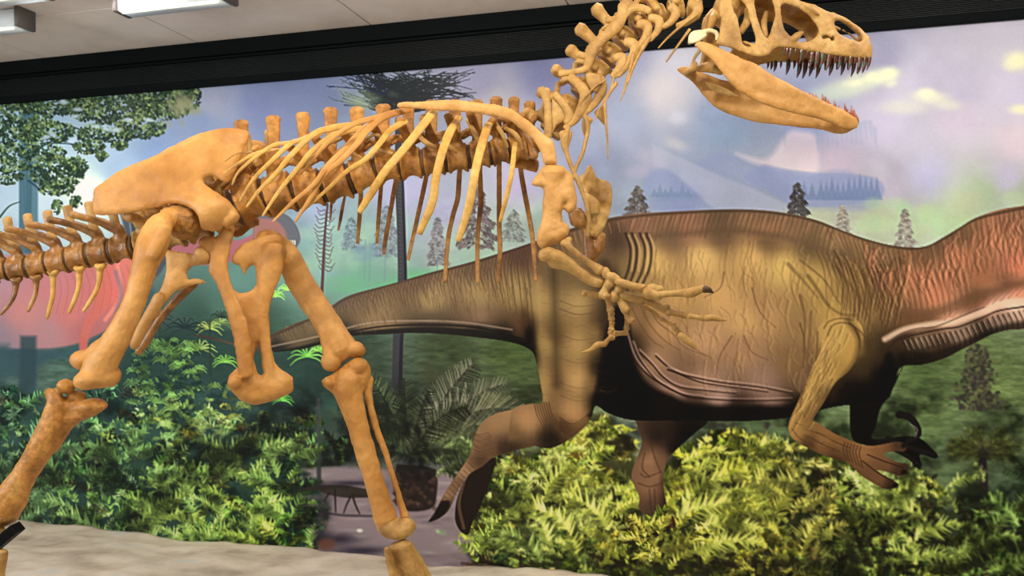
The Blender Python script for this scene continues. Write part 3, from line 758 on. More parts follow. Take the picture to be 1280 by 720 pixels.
# cycad palm in the middle
shape(pairs('496,580 542,586 546,620 538,636 505,637 492,610'), (46, 36, 34), 1, 2)
for k in range(70):
    x = rng.uniform(494, 544); y = rng.uniform(588, 636); shape([(x - 4, y), (x, y - 3), (x + 4, y), (x, y + 4)], np.array((84, 62, 54)) * rng.uniform(.5, 1.1), .8, 1, False)
dab(516, 555, 24, 46, 0, (20, 24, 24), .8)
dab(512, 510, 26, 40, 0, (32, 38, 28), .7)
def palm(x, y, ang, L, c1, droop, w=1.6, pin=.24, lo=None):
    n = int(L / 2.0); th = math.radians(ang); px_, py_ = x, y
    for k in range(n):
        t = k / n; q = th + droop * t * t
        nx, ny = px_ + math.cos(q) * L / n, py_ + math.sin(q) * L / n; pl = L * pin * math.sin(math.pi * min(1, .15 + t * .8)) ** .7
        for s in (-1, 1):
            e = q + s * (.75 + .3 * rng.random()); c = np.array(c1) * rng.uniform(.55, 1.25) * (1.0 if s * math.cos(q) < 0 else .6)
            stroke([(px_, py_), (px_ + math.cos(e) * pl, py_ + math.sin(e) * pl + pl * .25)], w, c, .9, 1, .6, False)
        px_, py_ = nx, ny
    stroke([(x, y), (px_, py_)], 1.3, np.array(c1) * 1.1, .35, 1, .6, False)
for (an, L, dr, c) in ((-128, 118, -.4, (86, 96, 70)), (-112, 110, -.3, (82, 92, 62)), (-96, 96, .1, (70, 78, 54)), (-62, 140, .35, (120, 116, 96)), (-48, 150, .6, (128, 124, 104)), (-42, 160, 1.2, (124, 120, 98)), (-34, 150, 1.5, (110, 112, 84)), (-25, 130, 1.6, (96, 102, 70)), (-140, 90, -1.0, (80, 90, 64)), (-150, 84, -1.4, (66, 76, 56)), (-15, 100, 1.6, (94, 104, 70)), (-165, 70, -1.6, (60, 70, 52)), (-80, 84, .3, (60, 64, 44)), (-58, 96, 1.0, (58, 62, 42))):
    palm(514, 568, an, L, c, dr)
for k in range(40): dab(520 + rng.normal(0, 12), 560 + rng.normal(0, 22), 5, 3, 90, (18, 20, 20), .5)
for k in range(22): frond(rng.uniform(536, 600), rng.uniform(555, 600), -60 + rng.uniform(-50, 90), rng.uniform(18, 34), (120, 138, 82), 1.6, .3, 1)
dab(540, 470, 14, 12, 0, (60, 56, 34), .5); dab(620, 500, 26, 10, 0, (120, 118, 84), .5)

# plants far right on the grass
for k in range(620):
    t = rng.random(); x = 1222 + rng.normal(0, 5 + 9 * t); y = 432 + t * 80; dab(x, y, rng.uniform(2, 5), rng.uniform(1.5, 3.5), rng.uniform(0, 180), [(54, 54, 44), (78, 76, 62), (96, 98, 66), (62, 54, 58)][rng.integers(4)], .8, 2)
stroke([(1228, 570), (1230, 612)], 9, (46, 34, 44), 1, 1.5, 10)
for (an, L) in ((-165, 46), (-150, 50), (-135, 46), (-110, 44), (-92, 42), (-70, 44), (-45, 46), (-30, 50), (-12, 44), (-120, 30), (-60, 30)): palm(1230, 570, an, L, (104, 108, 58), .9 if an > -90 else -.9, 1.5, .26)
dab(1230, 566, 10, 14, 0, (36, 32, 34), .8)
palm(1290, 600, -150, 40, (60, 76, 52), -.6); palm(1290, 600, -120, 44, (60, 76, 52), -.6)
for k in range(60): dab(rng.uniform(880, 960), rng.uniform(528, 560), 5, 3, rng.uniform(0, 180), [(70, 84, 60), (48, 44, 46), (90, 100, 76)][rng.integers(3)], .6)

# ---- ferns in front of the dinosaur
undergrowth(pairs('590,600 620,575 680,560 740,520 760,522 790,560 800,600 800,650 790,740 660,760 590,740 600,690 585,660'), 374, (16, 40), (62, 62, 34), .9, dk=.2)
undergrowth(pairs('830,580 850,556 900,540 960,548 1000,548 1060,560 1110,600 1150,590 1170,620 1160,760 780,760 790,660 812,648'), 446, (16, 44), (50, 52, 30), .92, dk=.2)
undergrowth(pairs('1080,640 1130,600 1160,590 1180,640 1220,600 1260,640 1300,620 1460,600 1460,780 1080,780'), 302, (16, 40), (42, 48, 34), .92, dk=.34)
undergrowth(pairs('620,700 800,690 960,700 1080,690 1200,700 1460,700 1460,790 620,790'), 216, (18, 44), (36, 38, 26), .5, dk=.34)
for k in range(46):
    x = rng.uniform(850, 960); y = rng.uniform(560, 660); frond(x, y, rng.uniform(-40, 30), rng.uniform(26, 52), (212, 222, 92), 2.1, .3, .7)
for k in range(60):
    x = rng.uniform(640, 800); y = rng.uniform(560, 700); frond(x, y, -90 + rng.uniform(-80, 80), rng.uniform(20, 40), (184, 192, 96), 2, .3, .8)
for k in range(26):
    x = rng.uniform(1050, 1150); y = rng.uniform(590, 650); frond(x, y, -90 + rng.uniform(-60, 60), rng.uniform(18, 36), (186, 206, 110), 2.2, .34, .7)
for (x, y, rx, ry) in ((766, 618, 10, 7), (730, 632, 12, 5), (845, 616, 9, 9), (930, 642, 12, 6), (960, 596, 14, 6), (880, 700, 30, 8), (770, 700, 26, 7), (940, 706, 26, 9), (1000, 690, 16, 9), (1065, 640, 10, 8), (1090, 694, 26, 10), (1150, 672, 16, 6), (1205, 650, 8, 16), (1210, 690, 16, 8), (1020, 592, 14, 7), (980, 640, 12, 6), (660, 640, 8, 8), (690, 628, 9, 6), (780, 556, 20, 12)):
    for k in range(7): dab(x + rng.normal(0, rx * .5), y + rng.normal(0, ry * .6), rx * rng.uniform(.3, .6), ry * rng.uniform(.3, .6), rng.uniform(0, 90), (34, 30, 24), .8, 2)
for k in range(90):                       # loose bright pinnae over the gaps
    x = rng.uniform(600, 1290); y = rng.uniform(590, 716); c = pick(PAL, x, y) * rng.uniform(.9, 1.15)
    if x < 640 and y < 650: continue
    frond(x, y, rng.uniform(-180, 0), rng.uniform(14, 30), c, 1.8, .32, .8)
def big_frond(x, y, ang, L, col, droop=.9):
    col = np.array(col, float); e = (x + math.cos(math.radians(ang)) * L * .5, y + math.sin(math.radians(ang)) * L * .5)
    dab(e[0] + 3, e[1] + 9, L * .42, L * .16, ang, (34, 38, 26), .6, 1.5)
    frond(x, y, ang, L, np.minimum(col, 225), 3.4, .3, droop, 4.6)
for k in range(64):
    x = rng.uniform(600, 1290); y = rng.uniform(600, 716)
    if x < 640 and y < 660: continue
    an = rng.choice([-1, 1]) * rng.uniform(5, 70) - 90; big_frond(x, y, an, rng.uniform(38, 78), pick(PAL, x, y - 20) * rng.uniform(.85, 1.15), rng.uniform(.5, 1.4))
for k in range(34):
    x = rng.uniform(-20, 370); y = rng.uniform(560, 680); an = rng.choice([-1, 1]) * rng.uniform(5, 70) - 90
    big_frond(x, y, an, rng.uniform(34, 70), pick(PAL, x, y - 10) * rng.uniform(.85, 1.2), rng.uniform(.5, 1.4))
for (x, y, an, L) in ((850, 640, -60, 84), (846, 650, -35, 90), (870, 690, -30, 90), (880, 660, -20, 80), (820, 700, -75, 70), (930, 640, -10, 60), (720, 690, -100, 70), (700, 650, -140, 60), (760, 660, -120, 76)):
    big_frond(x, y, an, L, (206, 214, 92), .9)
stroke(pairs('578,704 600,706 626,710 640,712'), 4, (84, 62, 60), .9, 1.5)

fm = np.clip((Y_ - 470) / 40, 0, 1) * np.clip((IMG[..., 1] - IMG[..., 0] * .98) / 10, 0, 1)
tex = fnoise(X_, Y_ * 1.2, 34, 31, 4); IMG *= (1 + np.clip((tex - .5) * 2.6, -.5, .28) * fm)[..., None]
IMG[:] = IMG * (1 - fm[..., None]) + fm[..., None] * np.where(IMG > 170, 170 + (IMG - 170) * .5, IMG)
for _ in range(1):
    p_ = np.pad(IMG, ((1, 1), (1, 1), (0, 0)), 'edge'); p_ = (p_[:-2] + 2 * p_[1:-1] + p_[2:]) / 4; p_ = (p_[:, :-2] + 2 * p_[:, 1:-1] + p_[:, 2:]) / 4; w_ = np.clip((Y_ - 500) / 30, 0, 1)[..., None] * .8; IMG[:] = IMG * (1 - w_) + p_ * w_
# ---- the great brown dinosaur
BODY = quints('''250,420,62,52,46; 300,430,80,68,56; 330,420,90,72,58; 360,415,104,84,62; 400,402,114,92,66; 420,424,26,24,20; 345,436,34,32,28; 450,375,104,82,62; 470,395,124,100,72; 520,352,104,80,62; 540,375,142,116,80; 540,402,88,70,56; 540,412,30,24,20; 600,332,104,82,64; 600,368,146,118,80; 600,396,130,100,78; 600,412,50,40,32; 630,424,22,18,14; 650,315,88,62,50; 645,365,150,122,80; 655,405,90,64,44; 660,440,20,16,12
685,300,90,66,52; 700,320,112,86,60; 676,380,150,122,78; 684,430,152,122,76; 684,480,150,116,74; 694,340,100,80,54; 695,420,104,80,52; 694,480,110,84,56; 720,325,118,94,64; 722,380,146,118,78; 722,430,152,120,76; 722,475,176,134,88; 715,515,170,126,84; 740,480,120,92,60; 742,420,128,100,64; 756,400,78,60,40; 752,460,44,34,24; 750,500,24,18,14; 748,300,110,84,62; 745,340,96,76,52; 762,350,36,28,22; 768,300,70,52,42; 690,548,40,30,22; 705,535,90,64,42; 660,525,172,128,88; 620,530,148,112,80; 640,545,116,86,58; 640,560,56,40,30
800,278,126,90,72; 860,284,138,96,76; 900,268,104,80,60; 960,270,118,88,66; 960,288,150,104,76; 1000,284,120,90,66; 1050,302,134,102,72; 1100,318,112,86,62; 1150,320,110,80,58; 840,298,106,82,62; 900,294,104,78,58; 960,300,104,80,56; 1050,318,96,76,50; 1010,304,96,76,50; 1100,335,92,72,50
820,330,176,140,86; 800,350,150,118,76; 880,325,200,160,102; 940,325,196,154,96; 900,370,190,146,94; 850,370,172,132,84; 980,335,194,158,94; 1020,350,172,138,80; 960,395,164,124,84; 1000,410,136,104,70; 930,400,180,138,92; 830,410,164,122,84; 880,425,172,130,96; 930,440,150,112,84; 820,450,146,110,86; 860,455,120,90,70; 880,475,150,114,96; 950,475,138,106,92; 840,490,136,102,90; 900,496,150,118,110; 960,498,128,98,90; 1010,480,112,84,64; 990,450,120,90,62; 865,508,60,44,36; 870,518,20,15,12; 920,510,40,28,22; 950,518,20,15,12; 1000,508,24,18,14; 1020,505,20,15,10; 770,480,14,10,8; 775,430,18,14,10; 770,400,46,34,24; 790,395,130,96,66; 786,340,120,94,62; 790,440,60,44,32; 800,500,20,14,10; 780,370,90,68,44
1050,410,172,136,78; 1062,430,166,132,72; 1040,385,162,128,72; 1080,385,120,92,56; 1070,350,150,118,66; 1090,430,70,54,34; 1080,460,60,46,30; 1100,470,18,14,10; 1080,490,14,11,8; 1105,440,50,38,24; 1040,470,60,44,28; 1060,490,20,15,10
1120,350,146,98,68; 1105,380,110,80,54; 1150,345,160,104,76; 1200,320,176,112,84; 1250,300,176,114,86; 1200,292,108,80,58; 1165,305,96,72,52; 1270,275,124,86,66; 1170,370,176,110,82; 1230,345,150,96,68; 1130,400,100,72,50; 1270,335,196,116,90; 1220,372,110,76,54; 1260,352,120,80,60; 1270,366,208,134,108; 1190,398,200,146,122; 1240,385,206,150,130; 1265,380,212,176,160; 1150,402,120,84,60; 1150,425,110,88,72; 1130,425,60,44,32; 1200,415,120,98,84; 1250,400,120,96,84; 1180,435,60,46,36; 1150,445,28,22,16; 1230,412,56,44,36; 1130,452,18,14,10; 1350,300,180,118,88; 1350,390,90,70,60; 1400,260,110,80,60''')
body = pairs('''236,418 262,420 300,430 326,426 345,415 370,404 392,396 410,386 424,376 440,368 470,360 500,352 540,340 580,330 620,318 660,305 700,290 740,278 770,271 800,267 850,264 900,262 940,262 980,266 1020,275 1050,287 1080,298 1110,306 1140,309.5 1160,307 1180,296 1200,284 1220,272 1250,262 1280,257 1320,250 1370,238 1420,240 1450,250 1450,300 1400,330 1370,370 1330,400 1280,411 1262,412 1240,418 1220,428 1200,438 1180,448 1152,456 1127,458 1118,476 1108,500 1070,505 1040,509 990,521 940,526 880,526 840,526 790,525 760,516 745,507 738,524 722,542 690,560 660,556 640,562 636,560 640,515 662,505 678,503 676,480 671,455 664,438 640,428 600,422 560,418 520,416 480,418 440,420 410,428 380,436 340,440 310,437 280,428 250,421''')
# far hind leg and far arm first
LEG = quints('820,545,40,30,24;845,560,20,15,12;812,575,150,108,82;820,595,140,100,76;812,610,130,94,70;836,600,44,30,24;815,632,84,60,48;840,630,30,22,18;860,545,16,12,10;800,560,90,66,50;826,575,110,80,62')
r = pmask(pairs('792,520 802,548 800,562 791,586 790,600 799,620 799,636 812,646 828,645 834,638 830,612 829,596 834,575 848,560 868,542 885,524 850,510'), 1.5)
put(r[0], r[1], field(LEG, r[0])); 
for pts in ([(801, 592), (808, 596), (826, 590)], [(798, 604), (812, 608), (828, 604)], [(806, 566), (803, 585), (812, 596)], [(812, 612), (814, 640)], [(818, 612), (820, 642)], [(812, 548), (818, 570), (826, 590)]): stroke(pts, 1.8, (62, 44, 34), .5, 1.8)
shape(pairs('1062,500 1120,470 1128,456 1120,478 1110,496 1100,512 1095,532 1090,548 1110,548 1130,545 1150,548 1164,560 1172,569 1168,573 1150,568 1152,582 1146,585 1132,570 1110,560 1080,556 1064,545'), (20, 16, 14), 1, 1.5)
for pts, w in (([(1124, 518), (1136, 521), (1146, 532), (1148, 544), (1134, 552)], 10), ([(1124, 518), (1134, 520), (1142, 528)], 3), ([(1110, 548), (1140, 560), (1170, 568)], 7), ([(1100, 552), (1130, 568), (1150, 582)], 7)): stroke(pts, w, (30, 26, 26), 1, 1.2, w * .5)
stroke([(1137, 530), (1146, 536), (1144, 546)], 1.6, (110, 106, 104), .7, 1)
# near foot, far toes behind it
shape(pairs('596,580 620,572 613,600 606,620 598,640 590,655 586,668 576,664 569,648 572,622 582,600'), (38, 28, 24), 1, 1.5)
stroke([(580, 602), (574, 630), (580, 660)], 4, (96, 70, 54), .8, 2)
FOOT = quints('640,520,160,120,84;620,530,150,112,80;600,545,140,106,78;592,560,130,96,70;600,575,76,54,40;580,590,160,122,92;570,605,120,88,64;560,620,150,112,84;548,640,34,26,22;585,610,60,44,34;562,632,60,44,34;630,560,60,44,32;610,560,110,80,56')
FT = pairs('668,506 640,512 616,519 600,532 592,552 588,568 574,590 560,610 550,628 543,642 537,652 552,646 562,636 570,618 580,600 590,590 604,582 616,572 640,564 690,552 726,538 700,510')
r = pmask(FT, 1.2); put(r[0], r[1], field(BODY, r[0], 2.4)); 
r2 = pmask(FT, 1.2); mm = r2[1] * np.clip((660 - r2[0][1].start * 0 - np.broadcast_to(PXc[r2[0][1]][None], r2[1].shape)) / 30, 0, 1); put(r2[0], mm, field(FOOT, r2[0]))
shape(pairs('552,626 544,640 536,652 550,647 560,636 562,626'), (30, 24, 24), .9, 2)
for k in range(12):
    t = k / 11; x = 596 + rng.uniform(-2, 2) + 6 * t; y = 540 + 26 * t; stroke([(x - 6, y), (x + 4, y + 3), (x + 16, y + 1)], 1.2, (84, 60, 42), .55, 1)
for k in range(10):
    t = k / 9; stroke([(586 - 30 * t, 578 + 42 * t), (594 - 30 * t, 586 + 42 * t)], 1.2, (80, 58, 44), .5, 1)
r = pmask(body, 1.2); bsl = r[0]
put(bsl, r[1], field(BODY, bsl, 2.6))
CL = np.zeros((CH, CW)); CL[bsl] = r[1]; CLIP = CL
DKB = (58, 42, 30)
def spine_y(x):
    return float(np.interp(x, [236, 300, 345, 424, 500, 580, 660, 740, 800, 900, 980, 1050, 1110, 1150, 1180, 1220, 1280, 1370], [418, 430, 415, 376, 352, 330, 305, 278, 267, 262, 266, 287, 306, 309, 296, 272, 257, 238]))
def belly_y(x):
    return float(np.interp(x, [236, 340, 440, 520, 640], [420, 440, 420, 416, 428]))
# dark skin of the back, ribbed
for k in range(0, 170):
    x = 350 + k * 2.1; 
    if x > 665: break
    y = spine_y(x); L = (belly_y(x) - y); sl_ = rng.uniform(.3, .6) if k % 2 else rng.uniform(.12, .3)
    stroke([(x, y), (x - 3, y + L * sl_ * .5), (x + 1, y + L * sl_)], 2.0, (74, 54, 44), .5, 1.4, .6)
    if rng.random() < .35:
        y2 = y + L * rng.uniform(.3, .55); stroke([(x, y2), (x + 2, y2 + L * .2)], 1.1, (88, 66, 48), .5, 1, .5)
stroke([(300, 431), (345, 418), (410, 388), (440, 370), (520, 347), (600, 326), (665, 304)], 3, (66, 50, 42), .7, 2)
stroke([(340, 433), (400, 420), (460, 404), (520, 401), (580, 403), (640, 412)], 2.2, (150, 126, 112), .65, 1.6)
stroke([(400, 424), (470, 409), (540, 406), (600, 410), (655, 424)], 2.2, (24, 18, 16), .9, 1.4)
shape(pairs('345,440 400,427 440,416 500,410 560,410 610,414 650,424 664,440 640,430 560,420 480,420 420,430 380,438'), (22, 18, 15), .85, 3)
for (x, y0, y1) in ((600, 345, 365), (612, 335, 372), (622, 340, 380), (630, 335, 388), (638, 330, 392), (646, 326, 396), (653, 322, 400), (659, 325, 404)):
    stroke([(x, y0), (x + 4, (y0 + y1) / 2), (x + 8, y1)], 1.6, (84, 60, 40), .65, 1.2, .8)
dab(662, 420, 9, 20, 0, (14, 10, 8), .9); dab(656, 395, 5, 12, 0, (70, 48, 34), .6)
for k in range(175):                         # stripes along the back and neck
    x = 670 + k * 6.1 + rng.uniform(-1, 1)
    if x > 1420: break
    y = spine_y(x); d = 30 if x < 1040 else 26 + (x - 1040) * .25
    if 780 < x < 1040: lean = 5
    elif x < 780: lean = -3
    else: lean = -6
    c = (84, 58, 44) if x < 1080 else (88, 60, 44)
    stroke([(x + lean, y + 3), (x + lean * .3, y + d * .5), (x - lean * .6, y + d * rng.uniform(.8, 1.15))], rng.uniform(2.2, 4), c, rng.uniform(.3, .6), 2.6, 1.2)
    if rng.random() < .5: stroke([(x + 2 + lean, y + 6), (x + 2, y + d * .6)], 1.8, (182, 128, 98), .35, 1.4, .8)
stroke([(700, 292), (770, 274), (850, 266), (940, 264), (1010, 274), (1080, 299), (1140, 311), (1180, 298), (1220, 274), (1290, 258)], 3.4, (70, 54, 40), .75, 2)
stroke([(796, 296), (850, 293), (900, 288), (940, 290), (980, 296), (1010, 306), (1060, 322), (1100, 340)], 7, (96, 72, 54), .6, 7)
# hip and thigh modelling
for (x, a, w) in ((694, .65, 9), (757, .8, 12)): stroke([(x - 2, 330), (x, 400), (x + 2, 480)], w, (50, 38, 28), a * .7, 9)
stroke([(672, 350), (677, 420), (682, 500)], 9, (172, 138, 88), .4, 8); stroke([(722, 380), (722, 440), (722, 500)], 20, (176, 140, 90), .3, 16)
for (x0, x1) in ((768, 782), (776, 790), (786, 798), (794, 806)):
    stroke([(x0 + 14, 292), (x0 + 20, 310), (x0 + 18, 335), (x1 - 6, 362)], 3.4, (48, 36, 28), .75, 2.4); stroke([(x0 + 18, 294), (x0 + 24, 312), (x0 + 22, 338)], 2.6, (176, 142, 98), .55, 2)
for (y, a) in ((318, .6), (332, .3), (378, .4), (388, .55), (420, .35), (449, .3), (480, .3), (496, .3)):
    stroke([(700, y - 2), (722, y + 5), (748, y + 2)], 1.4, (84, 62, 44), a, 1.4, .8)
for k in range(7): stroke([(668 + k * 3, 503), (672 + k * 3.2, 520), (682 + k * 4, 538)], 1.5, (74, 50, 34), .6, 1.2, .8)
for k in range(6): stroke([(700, 522 + k * 3), (716, 530 + k * 3), (738, 516 + k * 3)], 1.4, (60, 40, 28), .6, 1.2, .8)
shape(pairs('758,412 772,380 786,400 790,440 800,466 812,482 840,494 866,505 940,508 1000,506 1040,504 1090,480 1110,440 1120,462 1116,480 1108,508 1000,530 760,526 742,508 748,470'), (15, 11, 9), .93, 7)
dab(765, 470, 18, 50, 0, (12, 9, 7), .7)
# belly folds
for pts in (pairs('785,420 795,450 812,470 835,484 860,496 890,499 930,501 990,500'), pairs('792,430 802,452 822,476 850,492 880,497'), pairs('800,440 815,455 830,472 850,484 880,488 920,492'), pairs('820,445 840,462 870,476 900,482 960,490'), pairs('835,462 860,470 900,478 950,484 990,492')):
    stroke(pts, 2.6, (44, 28, 24), .8, 1.4, 1.2); stroke([(x, y - 3) for x, y in pts], 2.4, (184, 148, 138), .5, 1.8, 1)
for pts in (pairs('790,385 800,405 815,425 830,435'), pairs('800,380 812,405 830,425 850,438'), pairs('812,385 822,402 842,418 856,434 884,445'), pairs('846,418 862,432 882,444'), pairs('940,360 950,390 970,410'), pairs('905,340 900,360 880,372'), pairs('915,420 900,445 895,470'), pairs('930,420 940,440 960,450')):
    stroke(pts, 2, (96, 68, 48), .6, 1.6, .8)
for k in range(60):
    x = rng.uniform(810, 1010); y = rng.uniform(305, 350); stroke([(x, y), (x - 4, y + 16), (x - 2, y + rng.uniform(26, 50))], 1.3, (128, 94, 60), .35, 1.4, .6)
for k in range(70):
    x = rng.uniform(820, 1000); y = rng.uniform(340, 480); q = rng.uniform(-1, 1); stroke([(x, y), (x + 8 * q + 5, y + 10), (x + 12 * q + 4, y + 22)], 1.1, (110, 80, 56), .35, 1.2, .5)
stroke([(985, 330), (1005, 352), (1022, 372)], 5, (110, 84, 52), .6, 3, 2); stroke([(1000, 325), (1030, 350), (1050, 380)], 2.6, (104, 78, 50), .6, 2)
for k in range(26):
    x = 1020 + k * 7; y0 = spine_y(x) + 34; stroke([(x, y0), (x + 10, y0 + 26), (x + 14, y0 + rng.uniform(44, 70))], 2.2, (92, 66, 44) if x < 1100 else (110, 66, 48), .55, 1.6, .8)
    if x > 1080: stroke([(x + 4, y0), (x + 13, y0 + 24), (x + 17, y0 + 44)], 2.2, (206, 134, 104), .4, 1.6, .8)
for k in range(16):
    x = 1190 + k * 9; y0 = spine_y(x) + 14; stroke([(x, y0), (x + 2, y0 + 20), (x - 4, y0 + 60)], 2.6, (100, 66, 48), .5, 1.8, 1)
for k in range(7): stroke([(1082 + k * 4, 340), (1098 + k * 4, 372), (1104 + k * 4, 430)], 1.8, (70, 50, 32), .55, 1.4, .8)
shape(pairs('1130,392 1170,384 1210,368 1250,356 1290,346 1290,356 1250,368 1214,384 1180,394 1140,408'), (96, 66, 46), .6, 8)
stroke(pairs('1106,424 1130,412 1160,406 1180,404 1200,400 1230,389 1250,380 1290,376'), 7, (212, 178, 158), .75, 4, 9)
stroke(pairs('1108,440 1122,425 1150,417 1180,411 1200,408 1230,396 1250,388 1290,382'), 2, (50, 34, 28), .9, 1.4)
stroke(pairs('1110,430 1124,418 1145,411 1170,408 1200,396 1230,384'), 1.6, (80, 54, 44), .7, 1.4)
for k in range(24):
    x = 1128 + k * 6.6; y = np.interp(x, [1128, 1200, 1240, 1290], [424, 411, 394, 384]); stroke([(x, y + 2), (x + 5, y + 12), (x + 6, y + 24)], 2.2, (46, 34, 28), .6, 1.5, 1)
    stroke([(x + 3, y + 2), (x + 8, y + 13)], 1.8, (178, 150, 136), .45, 1.2, .8)
for k in range(12): stroke([(1180 + k * 10, 400 - k * 3.4), (1196 + k * 10, 384 - k * 3.4)], 1.4, (140, 84, 70), .5, 1.4)
shape(pairs('1118,458 1150,446 1190,432 1230,414 1262,404 1290,402 1290,415 1240,422 1190,446 1140,462'), (28, 22, 18), .7, 6)
for k in range(150):                         # fine hanging folds all over the flank
    x = rng.uniform(800, 1110); y = rng.uniform(300, 470); t = (x - 800) / 300; L = rng.uniform(14, 46)
    if y > 300 + 190 * math.sin(math.pi * min(1, (x - 760) / 380)) : continue
    bend = 4 + 10 * t; dk = rng.uniform(.1, .3)
    stroke([(x, y), (x - bend * .3, y + L * .5), (x + bend * .4, y + L)], rng.uniform(1.4, 3.4), (104, 74, 46), dk, 2.2, .6)
    stroke([(x + 3, y), (x + 3 - bend * .3, y + L * .5), (x + 3 + bend * .4, y + L)], rng.uniform(1.4, 3), (212, 174, 112), dk * .7, 2.2, .6)
for k in range(64):                          # folds round the shoulder and base of the neck
    t = k / 63; x = 1040 + 92 * t; y0 = 322 + 14 * math.sin(t * 3) + rng.uniform(-10, 12); L = rng.uniform(50, 95) * (1 - .3 * t)
    stroke([(x, y0), (x + 12 - 10 * t, y0 + L * .45), (x + 10 - 16 * t, y0 + L)], rng.uniform(1.6, 3), (72, 50, 32), rng.uniform(.3, .6), 1.8, .8)
    stroke([(x + 3.4, y0), (x + 15.4 - 10 * t, y0 + L * .45), (x + 13.4 - 16 * t, y0 + L)], 2, (190, 146, 98), rng.uniform(.15, .35), 1.8, .8)
for pts, w in ((pairs('1010,345 1022,362 1034,380 1050,392 1070,394'), 5), (pairs('1046,330 1058,350 1074,372 1086,396 1092,420'), 4), (pairs('1000,370 1006,400 1004,440'), 4), (pairs('1014,390 1012,420 1008,450'), 3)): stroke(pts, w, (92, 68, 42), .55, 3, 2)
for k in range(70):
    x = rng.uniform(668, 752); y = rng.uniform(300, 500); L = rng.uniform(8, 26)
    stroke([(x, y), (x + L * .5, y + rng.uniform(-2, 4)), (x + L, y + rng.uniform(-3, 3))], 1.2, (96, 72, 48), rng.uniform(.12, .35), 1.4, .6)
for k in range(120):
    x = rng.uniform(440, 660); y0 = spine_y(x); y1 = belly_y(x); t = rng.uniform(.1, .75); y = y0 + (y1 - y0) * t
    stroke([(x, y), (x + 2, y + 7), (x + 5, y + rng.uniform(10, 18))], 1.4, (92, 70, 50), rng.uniform(.15, .45), 1.4, .6)
for k in range(90):
    x = rng.uniform(1080, 1290); y0 = spine_y(x) + rng.uniform(6, 50); L = rng.uniform(14, 34)
    stroke([(x, y0), (x - 3, y0 + L * .5), (x + 2, y0 + L)], rng.uniform(1.6, 3), (96, 62, 44), rng.uniform(.3, .6), 1.6, .8); stroke([(x + 3.6, y0), (x + .6, y0 + L * .5), (x + 5.6, y0 + L)], 2.2, (214, 140, 108), rng.uniform(.2, .4), 1.6, .8)
CLIP = None
ARM = quints('1050,400,168,132,76;1040,430,176,140,82;1060,440,166,128,70;1022,440,130,98,62;1030,470,172,134,76;1045,460,150,116,64;1010,490,166,128,74;1030,495,100,76,46;992,520,160,122,70;1010,520,120,90,54;995,540,150,112,66;1030,550,130,92,56;1050,560,120,84,52;1045,572,70,48,32;1080,565,136,96,62;1100,560,120,84,56;1110,575,110,76,52;1128,588,60,42,32;1100,595,110,76,52;1118,606,44,32,26;1125,558,70,50,38;1085,590,100,70,48;1010,556,80,56,38')
r = pmask(pairs('1032,398 1022,412 1019,430 1014,462 1004,488 994,510 986,530 988,544 998,553 1020,565 1042,573 1060,578 1074,592 1090,603 1106,611 1118,610 1123,605 1112,598 1096,588 1110,590 1126,595 1134,589 1134,580 1120,577 1104,568 1118,564 1130,564 1133,556 1120,552 1100,556 1082,557 1062,550 1040,540 1022,528 1016,524 1030,502 1044,478 1062,462 1076,436 1078,410 1066,396 1048,392'), 1.2)
put(r[0], r[1] * np.clip((Y2 := np.broadcast_to((HOR - mz[r[0][0]][:, None] * F / mY[r[0][1]][None]), r[1].shape)) / 10 - 39.5, 0, 1), field(ARM, r[0], 2.6))
for pts in (pairs('1022,415 1020,445 1012,470'), pairs('1030,410 1036,402 1050,398 1066,400'), pairs('1034,420 1042,406 1058,404 1072,414 1074,436'), pairs('1068,410 1076,430 1070,450'), pairs('1040,474 1024,506 1014,524'), pairs('1008,480 1000,505 1006,522'), pairs('1062,404 1080,420 1082,445'), pairs('1000,404 1006,430 1004,460')): stroke(pts, 2, (80, 58, 36), .65, 1.6, .9)
stroke(pairs('1030,428 1026,456 1014,488 1002,512'), 6, (196, 158, 94), .45, 5)
for k in range(6): stroke([(1056 + k * 4, 553 + k), (1054 + k * 4, 562 + k), (1058 + k * 4, 574 + k * 2)], 1.5, (66, 44, 30), .7, 1.1)
ar = pmask(pairs('1032,398 1022,412 1019,430 1014,462 1004,488 994,510 986,530 988,544 998,553 1020,565 1042,573 1060,578 1060,556 1040,540 1022,528 1016,524 1030,502 1044,478 1062,462 1076,436 1078,410 1066,396 1048,392'), 1.5)
CLIP = np.zeros((CH, CW)); CLIP[ar[0]] = ar[1]
for k in range(70):
    t = rng.random(); x = 1050 - 48 * t + rng.uniform(-16, 16); y = 405 + 120 * t; L = rng.uniform(8, 24)
    stroke([(x, y), (x - L * .25, y + L * .6), (x - L * .55, y + L)], rng.uniform(1.2, 2.4), (96, 70, 42), rng.uniform(.2, .5), 1.4, .7)
    stroke([(x + 3, y), (x + 3 - L * .25, y + L * .6), (x + 3 - L * .55, y + L)], 1.6, (204, 164, 100), rng.uniform(.15, .35), 1.4, .7)
for k in range(26):
    x = rng.uniform(992, 1060); y = 535 + (x - 992) * .42 + rng.uniform(-8, 12); stroke([(x, y), (x + 10, y + 4), (x + 20, y + 7)], 1.3, (84, 58, 38), .4, 1.2, .6)
stroke(pairs('1060,400 1074,424 1068,452 1050,476 1036,500'), 8, (62, 44, 28), .55, 7, 5)
CLIP = None
for pts in (pairs('1010,545 1030,556 1050,564'), pairs('1020,540 1044,552 1062,560'), pairs('990,536 1000,548 1016,556')): stroke(pts, 1.3, (70, 48, 32), .5, 1.2)
for pts in (pairs('1084,568 1104,576 1128,584'), pairs('1078,576 1096,590 1114,600')): stroke(pts, 1.6, (50, 34, 26), .8, 1.2)
